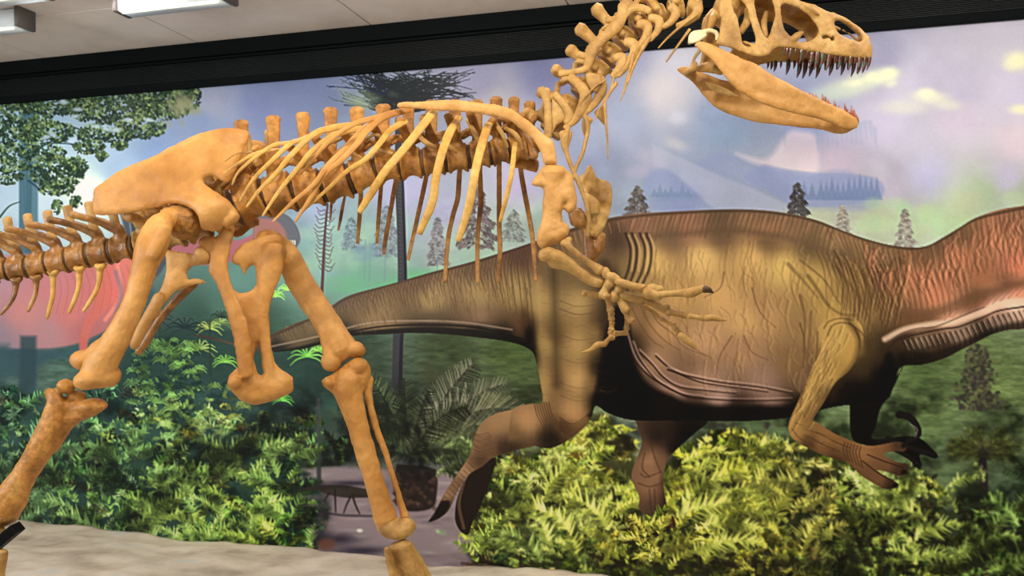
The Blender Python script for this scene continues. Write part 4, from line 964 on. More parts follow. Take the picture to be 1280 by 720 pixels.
for (x, y) in ((1130, 590), (1119, 607), (1130, 557)): dab(x, y, 4.5, 3.5, 0, (26, 20, 20), .9, 2)

# ferns lapping over the far foot
undergrowth(pairs('770,650 800,634 850,636 880,650 880,690 770,690'), 26, (16, 36), (52, 52, 30), .25, dk=.2)
for (x, y, an, L) in ((806, 668, -110, 34), (846, 662, -60, 40), (826, 672, -90, 34), (600, 690, -80, 50), (596, 700, -120, 40), (612, 672, -70, 40)): big_frond(x, y, an, L, pick(PAL, x, y))
hz_ = np.clip((420 - X_) / 420, 0, 1) * np.clip((Y_ - 300) / 200, .35, 1) * .2
IMG[:] = IMG * (1 - hz_[..., None]) + np.array((104, 128, 124)) * hz_[..., None]  # glare haze painted over the left of the print
sk_ = np.clip((230 - Y_) / 120, 0, 1) * .1; IMG *= (1 - sk_)[..., None]
g_ = IMG.mean(2, keepdims=True); IMG[:] = g_ + (IMG - g_) * .9
IMG *= np.array((.965, 1.0, .985)); IMG[:] = (IMG - 8) * 1.035
p_ = np.pad(IMG, ((2, 2), (2, 2), (0, 0)), 'edge'); bl = sum(p_[i:i + CH, j:j + CW] for i in (0, 2, 4) for j in (0, 2, 4)) / 9
IMG += (IMG - bl) * .45; IMG[:] = 96 + (IMG - 96) * 1.08
IMG += rng.normal(0, 1.6, IMG.shape[:2])[..., None]
np.clip(IMG, 2, 250, out=IMG)
PRINT_GAIN = 1.5
def build_mural():
    v = IMG / 255.0
    L = np.where(v <= 0.04045, v / 12.92, ((v + 0.055) / 1.055) ** 2.4) * PRINT_GAIN
    L = np.minimum(L, 0.88)
    n = CW * CH; co = np.empty((CH, CW, 3), 'f')
    co[..., 0] = mx[None] + WN.x * 0.004; co[..., 1] = mY[None] + WN.y * 0.004; co[..., 2] = mz[:, None] + CZ
    me = bpy.data.meshes.new('mural')
    idx = np.arange(n).reshape(CH, CW)
    q = np.stack([idx[:-1, :-1], idx[1:, :-1], idx[1:, 1:], idx[:-1, 1:]], -1).reshape(-1, 4)
    # rim back to the wall
    cor = []
    for (i, j) in ((0, 0), (0, CW - 1), (CH - 1, CW - 1), (CH - 1, 0)):
        p = co[i, j]; cor.append(p); cor.append(p - np.array(WN, 'f') * 0.024)
    V = np.concatenate([co.reshape(-1, 3), np.array(cor, 'f')])
    qs = [[n + 0, n + 2, n + 3, n + 1], [n + 2, n + 4, n + 5, n + 3], [n + 4, n + 6, n + 7, n + 5], [n + 6, n + 0, n + 1, n + 7]]
    Fq = np.concatenate([q, np.array(qs)])
    me.vertices.add(len(V)); me.vertices.foreach_set('co', V.ravel())
    me.loops.add(len(Fq) * 4); me.loops.foreach_set('vertex_index', Fq.ravel().astype('i'))
    me.polygons.add(len(Fq)); me.polygons.foreach_set('loop_start', (np.arange(len(Fq)) * 4).astype('i'))
    me.update(calc_edges=True)
    at = me.color_attributes.new('print', 'FLOAT_COLOR', 'POINT')
    c = np.ones((len(V), 4), 'f'); c[:n, :3] = L.reshape(-1, 3); c[n:, :3] = 0.3
    at.data.foreach_set('color', c.ravel())
    m, nt, b = mat_base('printed_vinyl', 0.5, 0.15)
    a = nt.nodes.new('ShaderNodeAttribute'); a.attribute_name = 'print'
    nt.links.new(a.outputs['Color'], b.inputs['Base Color'])
    b.inputs['Coat Weight'].default_value = 0.05; b.inputs['Coat Roughness'].default_value = 0.2
    return link('mural', me, m, None, False)
tag(build_mural(), 'wide printed wall mural of a striding brown dinosaur among ferns, trees and hazy sky', 'mural')
# ------------------------------------------------------------------ the mounted skeleton
random.seed(5)
Y0 = 3.45
root = tag(empty('dinosaur_skeleton', (-0.9, 3.5, ROCKZ)), 'mounted orange-tan skeleton of a large two-legged meat-eating dinosaur, striding in front of the mural', 'skeleton')

def caps_tube(bm, pts, cap=0.12, segs=16, step=0.01, side=(0, 1, 0)):
    """spool shaped solid with nearly flat ends"""
    tube3(bm, pts, segs, step, side)

def vertebra(px, py, ang, L, R, spine, sw=7, lean=0, tp=None, Y=Y0, mat=None, voxel=0.0048, zyg=True, arch=1.0, tpr=4.5, name='vertebra', spr=3.2):
    k = Y / F; a = math.radians(ang)
    A = Vector((math.cos(a), 0, math.sin(a))); U = Vector((-math.sin(a), 0, math.cos(a))); W = Vector((0, -1, 0))
    C = S(px, py, Y)
    def pt(l, u, w, r1, r2=None):
        v = C + (A * l + U * u + W * w) * k; return (v.x, v.y, v.z, r1 * k, (r2 or r1) * k)
    bm = bmesh.new()
    h = L / 2 - 1.9
    # centrum as discs so that both rims stay crisp
    prof = [(-h, .93), (-h + .8, 1.0), (-h + 2.6, 1.0), (-h * .5, .80), (0, .73), (h * .5, .80), (h - 2.6, 1.0), (h - .8, 1.0), (h, .93)]
    n = 20; R_ = []
    for l, f in prof:
        R_.append([bm.verts.new(C + (A * l + U * (math.cos(t) * R * f) + W * (math.sin(t) * R * f * .92)) * k) for t in [2 * math.pi * q / n for q in range(n)]])
    for p, q in zip(R_, R_[1:]):
        for i in range(n): bm.faces.new((p[i], p[(i + 1) % n], q[(i + 1) % n], q[i]))
    bm.faces.new(R_[0][::-1]); bm.faces.new(R_[-1])
    at = R + 7 * arch
    tube3(bm, [pt(0, R * .5, 0, L * .32, R * .5), pt(0, at, 0, L * .26, R * .36), pt(-1, at + 5, 0, sw * .8, R * .25)], 12, .01)
    if spine:
        ln = math.radians(lean); q = spine - R
        def sp(t, w, d): return pt(-math.sin(ln) * q * t, R + math.cos(ln) * q * t, 0, w, d)
        tube3(bm, [sp(.1, sw * .8, spr), sp(.4, sw * .72, spr), sp(.75, sw * .85, spr), sp(1.0, sw, spr * 1.5)], 12, .012)
    if zyg:
        for s in (-1, 1):
            tube3(bm, [pt(0, at, s * R * .3, 4, 3), pt(L * .36, at + 3, s * R * .42, 4, 2.6), pt(L * .62, at + 6, s * R * .45, 3.4, 2.2)], 10, .01)
            tube3(bm, [pt(0, at + 2, s * R * .3, 4, 3), pt(-L * .34, at + 6, s * R * .35, 4, 2.4), pt(-L * .5, at + 7, s * R * .36, 3, 2)], 10, .01)
    if tp:
        for s in (-1, 1):
            l, u, w = tp
            tube3(bm, [pt(0, at - 2, s * R * .3, tpr * 1.2, tpr), pt(l * .5, at + (u - at) * .5 + 2, s * w * .5, tpr, tpr * .8), pt(l, u, s * w, tpr * 1.1, tpr * .9)], 10, .01)
    return organic(name, bm, mat or M_orange, root, voxel, 1, 0.0018, 34)

def disc(px, py, ang, r, Y, mat, th=2.6):
    """thin dark ring filling the groove between two vertebrae"""
    bm = bmesh.new(); k = Y / F; a = math.radians(ang)
    A = Vector((math.cos(a), 0, math.sin(a))); U = Vector((-math.sin(a), 0, math.cos(a))); C = S(px, py, Y); R_ = []
    for l, f in ((-.5, .93), (-.3, 1), (.3, 1), (.5, .93)):
        R_.append([bm.verts.new(C + (A * l * th + U * math.cos(t) * r * f + Vector((0, math.sin(t) * r * f * .92, 0))) * k) for t in [2 * math.pi * q / 28 for q in range(28)]])
    for p, q in zip(R_, R_[1:]):
        for i in range(28): bm.faces.new((p[i], p[(i + 1) % 28], q[(i + 1) % 28], q[i]))
    bm.faces.new(R_[0][::-1]); bm.faces.new(R_[-1]); link('disc', bm_mesh(bm), mat, root)

# tail
tail = [(-40, 341, 8, 22, 14), (-15, 339, 8, 24, 14.5), (-2 + 2, 338, 9, 24, 15), (24, 335, 9, 25, 15.5), (49, 331, 10, 25, 16), (74, 327, 11, 26, 17), (99, 321, 11, 26.5, 17), (126, 316, 11, 27, 17.5), (153, 311, 10, 27, 17)]
for i, (x, y, a, L, R) in enumerate(tail):
    vertebra(x, y, a, L, R, 0, 6.5, 20, (-40, 47, 30), mat=M_brown, tpr=4.4, zyg=False)
    bm = bmesh.new(); x2, y2 = x - 9, y - 22
    tube(bm, [(x2 + 3, y2, 6, Y0, .5), (x2, y2 - 10, 6.5, Y0, .4), (x2 - 3, y2 - 24, 6, Y0, .4), (x2 - 6, y2 - 40, 6.5, Y0, .55)], segs=10, step=.01)
    organic('neural_spine', bm, M_tan, root, .0046, 1, .0014, 34)
    disc(x + L / 2 + .4, y - L / 2 * math.tan(math.radians(a)), a, R * .84, Y0, M_dark, 5)
for i, (x, y, tx, ty, m) in enumerate([(125, 333, 104, 389, 0), (99, 336, 86, 391, 0), (66, 340, 59, 398, 0), (45, 347, 35, 389, 0), (20, 350, 1, 393, 0), (-8, 354, -28, 392, 0)]):
    bm = bmesh.new()
    tube(bm, [(x - 6, y - 2, 3), (x, y + 1, 4.5), (x + 6, y - 2, 3)], Y0 - .01, 1.4)
    mx_ = x + (tx - x) * .25 + 1.5; my_ = y + (ty - y) * .5
    tube(bm, [(x, y, 5), (x + (tx - x) * .08 + 1, y + (ty - y) * .25, 3.6), (mx_, my_, 3.2), (x + (tx - x) * .62, y + (ty - y) * .8, 3), (tx, ty, 2.2)], Y0, .9, 10, .012)
    organic('chevron', bm, M_rib if i < 3 else M_brown, root, .004, 2, .0008)
# sacrum, mostly behind the ilium
for (x, y, a, L, R) in [(184, 303, 14, 30, 18), (215, 293, 18, 31, 20), (246, 281, 20, 32, 22), (280, 266, 24, 34, 25)]:
    vertebra(x, y, a, L, R, 92, 9, 0, (0, 30, 34), mat=M_tan, tpr=7, spr=3)

# back
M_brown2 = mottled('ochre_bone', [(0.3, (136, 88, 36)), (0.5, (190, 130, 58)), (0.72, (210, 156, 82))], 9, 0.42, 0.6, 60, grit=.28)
dors = [(315, 250, 22, 36, 30, 99, 10), (351, 243, 16, 36, 27, 96, 10), (387, 237, 14, 35, 25, 94, 9.5), (422, 229, 16, 34, 24, 92, 9.5), (455, 218, 18, 32, 23, 82, 10), (485, 209, 12, 30, 21, 76, 10), (514, 205, 6, 29, 20, 74, 9), (543, 201, 6, 29, 19.5, 72, 9), (572, 198, 6, 29, 18.5, 70, 9), (600, 194, 8, 27, 18, 66, 9), (625, 190, 10, 25, 17, 66, 8.5), (648, 186, 14, 24, 17, 62, 8), (671, 178, 28, 24, 16, 50, 8)]
for i, (x, y, a, L, R, sp, sw) in enumerate(dors):
    vertebra(x, y, a, L, R, sp, sw, -a + 2, (-4, R + 26 if i < 10 else R + 16, 42 if i < 10 else 30), mat=M_back if i > 6 else M_brown2, tpr=5.5, spr=3.6)  # head-end vertebrae darker, their shading put into the bone colour
    if i < 12: disc((x + dors[i + 1][0]) / 2, (y + dors[i + 1][1]) / 2, (a + dors[i + 1][2]) / 2, (R + dors[i + 1][3 + 1]) / 2 * .84, Y0, M_dark, 6)
bm = bmesh.new(); tube(bm, [(308, 168, 5), (312, 190, 6), (320, 205, 6)], Y0 + .02, 1.2); tube(bm, [(336, 166, 6), (336, 178, 5), (340, 195, 6)], Y0 + .03, 1.2)
organic('ossified_tendon', bm, M_tan, root, .0045, 2)

# ribs of the side facing the room
def rib(pts, w, y0, y1, y2, mat, name='rib', flat=.36, taper=.12):
    n = len(pts); out = []
    for i, (x, y) in enumerate(pts):
        t = i / (n - 1)
        Yv = y0 + (y1 - y0) * math.sin(min(1, t * 1.6) * math.pi / 2) + (y2 - y1) * max(0, (t - .5) / .5) ** 1.5
        ww = w * (1.0 - taper * t ** 1.6) if i else w * .8
        if i == n - 1: ww = w * (.72 if taper < .3 else (1 - taper) * .7)
        out.append((x, y, ww / 2, Yv, flat))
    bm = bmesh.new(); tube(bm, out, segs=12, step=.012)
    for f in bm.faces: f.smooth = True
    me = bm_mesh(bm); fbm_disp(me, .0008, 30, random.random() * 5)
    return link(name, me, mat, root)
NEAR = [
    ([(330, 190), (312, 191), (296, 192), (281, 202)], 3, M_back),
    ([(352, 186), (338, 188), (319, 192), (298, 204), (279, 217)], 6, M_rib),
    ([(380, 176), (358, 179), (341, 182), (317, 198), (298, 215), (290, 231)], 6.5, M_rib),
    ([(402, 166), (377, 175), (364, 179), (345, 196), (317, 224), (299, 252)], 8.5, M_rib),
    ([(446, 155), (416, 160), (392, 168), (364, 194), (345, 217), (324, 238), (308, 259)], 9, M_rib),
    ([(456, 160), (433, 164), (412, 172), (390, 189), (375, 207), (349, 239), (328, 270)], 9, M_rib),
    ([(470, 150), (450, 166), (431, 186), (409, 208), (392, 231), (367, 252), (341, 277)], 9, M_orange),
    ([(512, 137), (480, 146), (457, 165), (445, 181), (426, 201), (405, 219), (386, 251), (369, 277)], 10, M_orange),
    ([(510, 151), (500, 155), (487, 164), (474, 180), (457, 199), (435, 213), (412, 234), (382, 261)], 9, M_rib),
    ([(492, 142), (466, 148), (440, 156), (412, 176), (392, 198), (376, 218)], 8, M_orange),
    ([(544, 138), (538, 145), (510, 180), (495, 198), (480, 216), (465, 240), (449, 265)], 10.5, M_rib),
    ([(574, 146), (562, 166), (553, 190), (545, 222), (540, 254), (524, 292)], 11, M_rib),
    ([(612, 154), (609, 160), (600, 189), (594, 215), (592, 227), (585, 262), (573, 301)], 11, M_rib),
    ([(645, 178), (643, 186), (640, 213), (634, 242), (625, 277)], 6.5, M_rib),
]
for i, (pts, w, m) in enumerate(NEAR):
    rib(pts, w, Y0 - .1, 3.16, 3.2, m, taper=.55 if i < 10 else .05)
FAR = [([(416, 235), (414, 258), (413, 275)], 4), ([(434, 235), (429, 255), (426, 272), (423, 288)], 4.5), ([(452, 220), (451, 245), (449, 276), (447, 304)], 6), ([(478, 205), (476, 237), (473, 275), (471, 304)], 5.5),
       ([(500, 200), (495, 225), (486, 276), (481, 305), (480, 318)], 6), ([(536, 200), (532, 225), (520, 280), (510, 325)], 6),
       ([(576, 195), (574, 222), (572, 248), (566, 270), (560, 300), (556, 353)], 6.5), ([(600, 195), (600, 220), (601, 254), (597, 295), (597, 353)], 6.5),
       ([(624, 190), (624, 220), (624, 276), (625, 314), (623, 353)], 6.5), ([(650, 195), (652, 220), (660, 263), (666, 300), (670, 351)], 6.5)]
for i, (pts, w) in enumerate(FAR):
    rib(pts, w, Y0 + .06, 3.74, 3.66, M_back)  # shade on the far side painted as a darker bone colour
# uncut gastralia-like short bones and struts lying between the near ribs
for pts, w in (([(440, 190), (452, 198)], 6), ([(470, 186), (490, 192)], 7), ([(400, 186), (414, 178), (430, 172)], 5), ([(380, 205), (396, 192), (410, 182)], 5), ([(418, 178), (440, 168), (456, 176)], 5), ([(455, 176), (470, 168), (484, 178)], 5),
              ([(520, 165), (532, 178), (545, 184)], 7), ([(548, 170), (560, 182), (570, 190)], 7), ([(585, 150), (594, 168), (604, 184)], 7), ([(618, 152), (628, 168), (634, 184)], 6), ([(632, 160), (646, 170), (652, 186)], 7)):
    rib(pts, w, 3.40, 3.34, 3.36, M_tan, 'transverse_process', .8)

# neck
cerv = [(694, 158, 52, 27, 14, 40, 6, 20), (712, 134, 56, 27, 13.5, 40, 7, 10), (731, 112, 52, 27, 13, 44, 7, 6), (748, 90, 52, 27, 13, 44, 7, 0), (764, 69, 54, 26, 12.5, 50, 8, -6), (781, 48, 50, 25, 12, 50, 8, -8), (800, 31, 36, 24, 11.5, 46, 8, -10), (822, 19, 24, 23, 11, 40, 8, -6), (845, 12, 12, 22, 11, 34, 8, 0), (868, 12, -6, 20, 10, 26, 7, 8)]
for i, (x, y, a, L, R, sp, sw, ln) in enumerate(cerv):
    k = Y0 / F
    vertebra(x, y, a, L, R + 1.5, sp, sw + 1, ln, (-3, 4, 17), mat=M_tan, voxel=.0042, tpr=5, spr=6.5)
# joint wings along the side of the neck
def strut(pts, mat=M_tan, Yn=3.37, flat=.8, name='joint_process', vox=.0042, disp=.001):
    pts = [(p[0], p[1], p[2] * 1.22) for p in pts]
    bm = bmesh.new(); tube(bm, pts, Yn, .6, 12, .01); return organic(name, bm, mat, root, vox, 2, disp)
for pts in ([(713, 96, 5), (722, 104, 5), (732, 117, 6.5), (729, 132, 6), (718, 150, 4.5), (706, 160, 3)],
            [(749, 98, 6), (752, 112, 6), (744, 128, 4.5), (732, 141, 3.2), (722, 148, 2)],
            [(681, 113, 6), (684, 132, 4), (685, 152, 4.5), (685, 172, 4)],
            [(700, 92, 4), (715, 90, 3.5), (732, 86, 4), (738, 72, 5.5), (746, 56, 6), (757, 44, 6)],
            [(757, 46, 5.5), (770, 32, 7), (778, 18, 6), (779, 6, 6)],
            [(758, 25, 4), (777, 23, 3.5), (788, 12, 4), (800, 10, 4.5), (812, 14, 4)],
            [(722, 68, 4), (738, 70, 4), (750, 60, 4)],
            [(768, 72, 4.5), (778, 72, 5.5), (777, 82, 5), (766, 96, 4)],
            [(782, 52, 4.5), (793, 56, 6), (792, 68, 5), (780, 86, 4), (772, 95, 3)],
            [(798, 30, 5), (809, 32, 5.5), (808, 44, 4.5), (796, 62, 3.5), (788, 76, 2.4)],
            [(812, 22, 4.5), (824, 26, 5), (822, 38, 4), (812, 50, 3)],
            [(838, 8, 5), (845, 16, 5), (838, 28, 4), (828, 34, 3)],
            [(862, 4, 5), (872, 8, 6), (870, 18, 5), (858, 28, 4), (846, 32, 3)],
            [(694, 118, 4), (704, 130, 4), (712, 144, 5), (708, 154, 4)]):
    strut(pts)
bm = bmesh.new()
join_bm(bm, plate(pairs('731,92 740,90 752,94 754,104 746,116 738,112 733,102'), [], lambda x, y: 3.355, .008, 4, 2, 3, .003))
join_bm(bm, plate(pairs('690,122 700,128 712,138 717,148 706,152 696,158 690,168 687,150'), [], lambda x, y: 3.38, .008, 4, 2, 3, .003))
organic('joint_process', bm, M_tan, root, .0042, 2)
# thin trailing neck ribs
NR = [([(872, 17), (852, 32), (834, 48), (823, 60)], 5, 1.6), ([(862, 37), (848, 56), (833, 77)], 4, 2), ([(812, 46), (796, 74), (784, 104), (775, 127)], 6, 1.2), ([(792, 66), (788, 84), (782, 106), (780, 116)], 5, 2), ([(770, 104), (762, 116), (754, 132)], 6, 2),
      ([(731, 145), (735, 160), (732, 176), (728, 192), (720, 210), (716, 224)], 6, 4), ([(756, 130), (757, 150), (759, 172), (760, 199)], 4.5, 1.4), ([(710, 160), (707, 178), (709, 194), (716, 212), (727, 238), (733, 256), (736, 275), (735, 295)], 6.5, 5), ([(706, 168), (703, 180), (709, 196)], 5, 4),
      ([(757, 100), (744, 108), (736, 116), (724, 130)], 2.4, 1.4), ([(768, 92), (764, 110), (752, 130), (744, 150)], 3, 1.2)]
for pts, w0, w1 in NR:
    bm = bmesh.new(); n = len(pts); tube(bm, [(x, y, (w0 + (w1 - w0) * i / (n - 1)) / 2) for i, (x, y) in enumerate(pts)], 3.34, .8, 8, .012)
    link('neck_rib', bm_mesh(bm), M_tan, root)
bm = bmesh.new()
join_bm(bm, plate(pairs('728,150 736,144 742,150 736,160 730,172 727,160'), [], lambda x, y: 3.37, .006, 3, 2, 3))
join_bm(bm, plate(pairs('698,166 706,162 716,164 714,176 709,190 704,186'), [], lambda x, y: 3.37, .006, 3, 2, 3))
join_bm(bm, plate(pairs('742,140 754,132 760,146 756,158 748,150'), [], lambda x, y: 3.39, .006, 3, 2, 3))
organic('rib_head', bm, M_tan, root, .004, 2)

# skull: one traced side, mirrored, joined by roof, snout and palate
YH = 3.45
def wS(x): return float(np.interp(x, [880, 905, 945, 1000, 1050, 1092], [.15, .16, .145, .085, .05, .022]))
def mirror_y(me, c=YH):
    m2 = me.copy(); n = len(m2.vertices); co = np.empty(n * 3, 'f'); m2.vertices.foreach_get('co', co)
    co = co.reshape(-1, 3); co[:, 1] = 2 * c - co[:, 1]; m2.vertices.foreach_set('co', co.ravel()); m2.flip_normals(); m2.update(); return m2
sk_out = pairs('''894,56 897,48 899,41 900,30 901,20 898,14 899,0 903,-14 914,-26 932,-33 950,-34 968,-26 984,-12 1002,2 1017,5 1031,12 1042,16 1053,20 1064,28 1074,36 1081,43 1086,49 1090,57 1091,65 1089,72
 1080,73 1062,72 1043,70 1019,66 1003,63 990,61 972,60 965,64 961,69 954,71 945,71 937,69 921,63 909,59''')
holes = [pairs('915,3 921,0 927,1 934,12 937,26 941,38 944,49 943,56 935,58 929,55 926,41 924,30 922,22 918,14'),
         pairs('930,-8 945,-20 938,-24 922,-20 914,-12 920,-8'),
         pairs('943,4 949,-10 957,-14 962,-6 968,12 968,22 962,41 959,48 954,42 950,32 947,22'),
         pairs('976,8 982,5 994,9 1003,14 1011,20 1021,33 1023,41 1017,48 1010,51 1003,52 994,50 990,47 986,43 982,38 980,33 977,20'),
         pairs('1043,28 1047,26.5 1053,27 1061,30 1068,35 1073,40 1077,46 1077,50 1074,52 1068,50 1061,48 1049,41 1045,35')]
holes.append(pairs('1027,46 1029,43 1035,41.5 1040,44 1042,47 1042,50.5 1039,51 1037,47 1032,47 1029,49'))
near_me = plate(sk_out, holes, lambda x, y: YH - wS(x), .0075, 5, 2.0, 3.2, .004, .06)
far_me = mirror_y(near_me)
bm = bmesh.new(); join_bm(bm, near_me); join_bm(bm, far_me)
def sheet(bm, line, wf, thick, arch, n=8, shrink=1.0):
    """solid strip from one side of the head to the other along a traced line"""
    L = resample(line + line[::-1], 4); L = L[:len(L) // 2]
    top = []; bot = []
    for p in L:
        w = wf(p[0]) * shrink; a = S(p[0], p[1], YH - wf(p[0])); r1 = []; r2 = []
        for j in range(n + 1):
            t = -1 + 2 * j / n; h = arch * (1 - t * t)
            r1.append(bm.verts.new((a.x, YH + t * w, a.z + h))); r2.append(bm.verts.new((a.x, YH + t * w, a.z + h - thick)))
        top.append(r1); bot.append(r2)
    for i in range(len(L) - 1):
        for j in range(n):
            bm.faces.new((top[i][j], top[i + 1][j], top[i + 1][j + 1], top[i][j + 1])); bm.faces.new((bot[i][j], bot[i][j + 1], bot[i + 1][j + 1], bot[i + 1][j]))
        bm.faces.new((top[i][0], bot[i][0], bot[i + 1][0], top[i + 1][0])); bm.faces.new((top[i][n], top[i + 1][n], bot[i + 1][n], bot[i][n]))
    for i in (0, len(L) - 1):
        for j in range(n): bm.faces.new((top[i][j], top[i][j + 1], bot[i][j + 1], bot[i][j]))
sheet(bm, pairs('932,-32 950,-33 968,-25 984,-11 1002,3 1017,6 1031,13 1042,17'), wS, .016, .006)
sheet(bm, pairs('1078,42 1085,50 1089,57 1090,64 1088,71'), wS, .016, .004)
sheet(bm, pairs('930,50 950,56 968,55 990,55 1019,57 1043,60 1068,62 1084,62'), wS, .012, .022, shrink=.97)
tube(bm, [(1040, 18, 3, YH), (1056, 26, 3.5, YH), (1072, 38, 4, YH), (1083, 50, 5, YH)], segs=10, step=.01)
# cheek bones seen through the openings, brain case and neck joint
for s in (-1, 1):
    tube(bm, [(934, 12, 4, YH + s * .06), (934, 26, 5, YH + s * .07), (926, 40, 4, YH + s * .09)], segs=8, step=.01)
    tube(bm, [(958, 16, 3, YH + s * .05), (955, 30, 4, YH + s * .06), (958, 46, 3, YH + s * .08)], segs=8, step=.01)
blob(bm, 908, 14, YH, 17, 22, 26); blob(bm, 893, 22, YH, 9, 9, 9)
tube(bm, [(1003, 41, 3), (996, 45, 5), (990, 50, 4)], YH - .1, .8, 10, .01)
tube(bm, [(895, 12, 5, YH + .02), (890, 24, 6, YH - .04), (886, 38, 3, YH - .08)], segs=10, step=.01)
for pts in ([(1040, 44, 3), (1034, 42, 2.2), (1027, 44, 2)], [(1002, 4, 3), (1016, 12, 3), (1024, 17, 2.5)], [(901, 20, 3), (905, 16, 2), (904, 26, 2)]):
    tube(bm, pts, YH - wS(pts[0][0]) - .004, .8, 8, .01)
skull = organic('skull', bm, M_tan, root, .0042, 1, .0016, 34)
# recess of the small opening in front of the eye-snout window
bm = bmesh.new(); join_bm(bm, plate(pairs('1022,40 1046,40 1048,56 1022,56'), [], lambda x, y: YH - wS(1035) + .022, .003, 3, 2, 3)); link('snout_pit', bm_mesh(bm), M_tan, skull)
def tooth(px, py, dx, dy, r, Yv, mat, parent, jy=None):
    bm = bmesh.new(); out = []
    for t, f in ((-.25, .9), (0, 1), (.35, .95), (.7, .6), (1, .18)):
        v = S(px + dx * t * t, py + dy * t, Yv); out.append((v.x, v.y if jy is None else v.y, v.z, r * f * Yv / F, r * f * .75 * Yv / F))
    tube3(bm, out, 8, .006); me = bm_mesh(bm)
    link('tooth', me, mat, parent)
    me2 = mirror_y(me); link('tooth', me2, M_tooth if mat is M_tooth else mat, parent)
for (x, y, l, r) in [(980, 61, 6, 1.3), (984, 62, 7, 1.5), (988, 62, 10, 1.9), (994, 63, 6, 1.3), (1002, 64, 14, 2.3), (1009, 65, 7, 1.5), (1015, 66, 17, 2.6), (1021.5, 67, 18, 2.6), (1028.5, 67, 16, 2.6), (1036.5, 68, 18, 2.7), (1044, 70, 8, 1.6), (1050.5, 70, 15, 2.5), (1057, 71, 8, 1.6), (1063.5, 71, 15, 2.4), (1069, 72, 8, 1.6), (1075, 72, 17, 2.3), (1081.5, 72, 15, 2.2), (1087, 71, 15, 2.0)]:
    tooth(x, y, -l * .24, l * 1.12, r * 1.28, YH - wS(x) + .004, M_tooth, skull)

# lower jaw
def wJ(x): return float(np.interp(x, [845, 900, 960, 1020, 1074], [.17, .168, .13, .085, .022]))
jw = pairs('867,57 870,53 877,51 889,55 907,63 927,73 938,77 948,81 962,91 977,99 992,107 1013,118 1028,125 1043,132 1056,138 1065,144 1071,148 1074,154 1072,160 1064,163 1055,162 1044,156 1033,152 1018,148 1002,144 984,140 966,135 953,130 942,125 931,119 921,113 912,104 905,95 899,87 893,79 884,70 875,64')
jn = plate(jw, [], lambda x, y: YH - wJ(x), .010, 6, 2.2, 3.6, .005, .05)
jf = mirror_y(jn)
bm = bmesh.new(); join_bm(bm, jn); join_bm(bm, jf)
tube(bm, [(1052, 148, 7, YH - .03), (1062, 154, 8, YH), (1052, 148, 7, YH + .03)], segs=12, step=.01)
jaw = organic('lower_jaw', bm, M_jaw, root, .0044, 1, .0018, 24)
for (x, y, l, r) in [(1013, 119, 4, 1), (1017, 120.5, 5, 1.2), (1021, 122.5, 5, 1.3), (1029, 126, 9, 1.5), (1033, 128, 8, 1.5), (1037, 130, 6, 1.4), (1044, 134, 9, 1.5), (1050, 137, 6, 1.3), (1057, 140, 11, 1.6), (1061, 142, 6, 1.4), (1065.5, 145, 13, 1.8), (1069, 148, 11, 1.6), (1072, 151, 8, 1.4)]:
    tooth(x, y + 1, -1.5, -l * 1.1, r * 1.25, YH - wJ(x) + .006, M_tooth2, jaw)
bm = bmesh.new()
tube(bm, [(861, 55, 2), (866, 44, 4.5), (878, 40, 3.4), (888, 38, 3), (896, 42, 3), (896, 50, 2.4)], 3.33, .7, 10, .008)
tube(bm, [(862, 53, 2.4), (872, 49, 3.6), (882, 43, 3)], 3.32, .7, 10, .008)
organic('jaw_joint_bone', bm, M_pale, root, .004, 1, .0008)
bm = bmesh.new(); tube(bm, [(865, 78, 2), (869, 70, 3), (874, 64, 3)], 3.42, .7, 10, .008)
organic('jaw_joint_bone', bm, M_pale, root, .004, 1, .0008)
bm = bmesh.new()
tube(bm, [(872, 86, 5), (884, 84, 7), (896, 88, 5), (902, 92, 3)], 3.5, .7); tube(bm, [(860, 92, 6), (866, 86, 6), (868, 78, 4)], 3.56, .8)
join_bm(bm, plate(pairs('880,102 894,104 908,110 922,118 926,122 912,121 896,116 884,109'), [], lambda x, y: 3.48, .006, 3, 2, 3))
organic('articular', bm, M_tan, root, .0042, 2)

# shoulder blade and arm facing the room
bm = bmesh.new()
def dsc(x, y): return float(np.interp(x, [495, 560, 620, 660, 700], [3.30, 3.25, 3.22, 3.2, 3.19]))
join_bm(bm, plate(pairs('495,132 497,129 502,127.5 528,126 555,125 570,124 592,127 622,131 639,136 654,146 665,154 675,163 684,170 692,176 695,189 697,204 688,206 679,205 677,198 675,191 671,183 667,176 658,168 649,161 642,155 636,151 624,147 611,145 598,143 585,141 560,139 536,138 515,136 498,135.5'), [], dsc, .011, 6, 2.4, 3.6, .004))
organic('scapula', bm, M_jaw, root, .0046, 1, .0022)
bm = bmesh.new()
join_bm(bm, plate(pairs('681,205 690,203 696,205 704,208 711,213 716,219 718,228 720,238 722,248 722,257 716,266 710,268 705,262 707,254 704,262 702,270 704,278 710,286 710,295 704,298 697,299 689,304 682,309 677,310 672,304 671,298 672,290 675,279 677,270 680,260 683,252 684,244 682,237 676,234 664,231 665,227 670,220 675,213'), [], lambda x, y: float(np.interp(y, [204, 240, 300], [3.21, 3.17, 3.16])), .020, 10, 2.4, 3.6, .008, .05))
blob(bm, 690, 296, 3.17, 18, 11, 12, 12); blob(bm, 680, 300, 3.17, 10, 12, 10); blob(bm, 703, 287, 3.18, 9, 9, 9)
tube(bm, [(692, 215, 16), (692, 240, 13), (690, 262, 13), (690, 285, 14)], 3.18, .6)
organic('humerus', bm, M_jaw, root, .005, 2, .003)
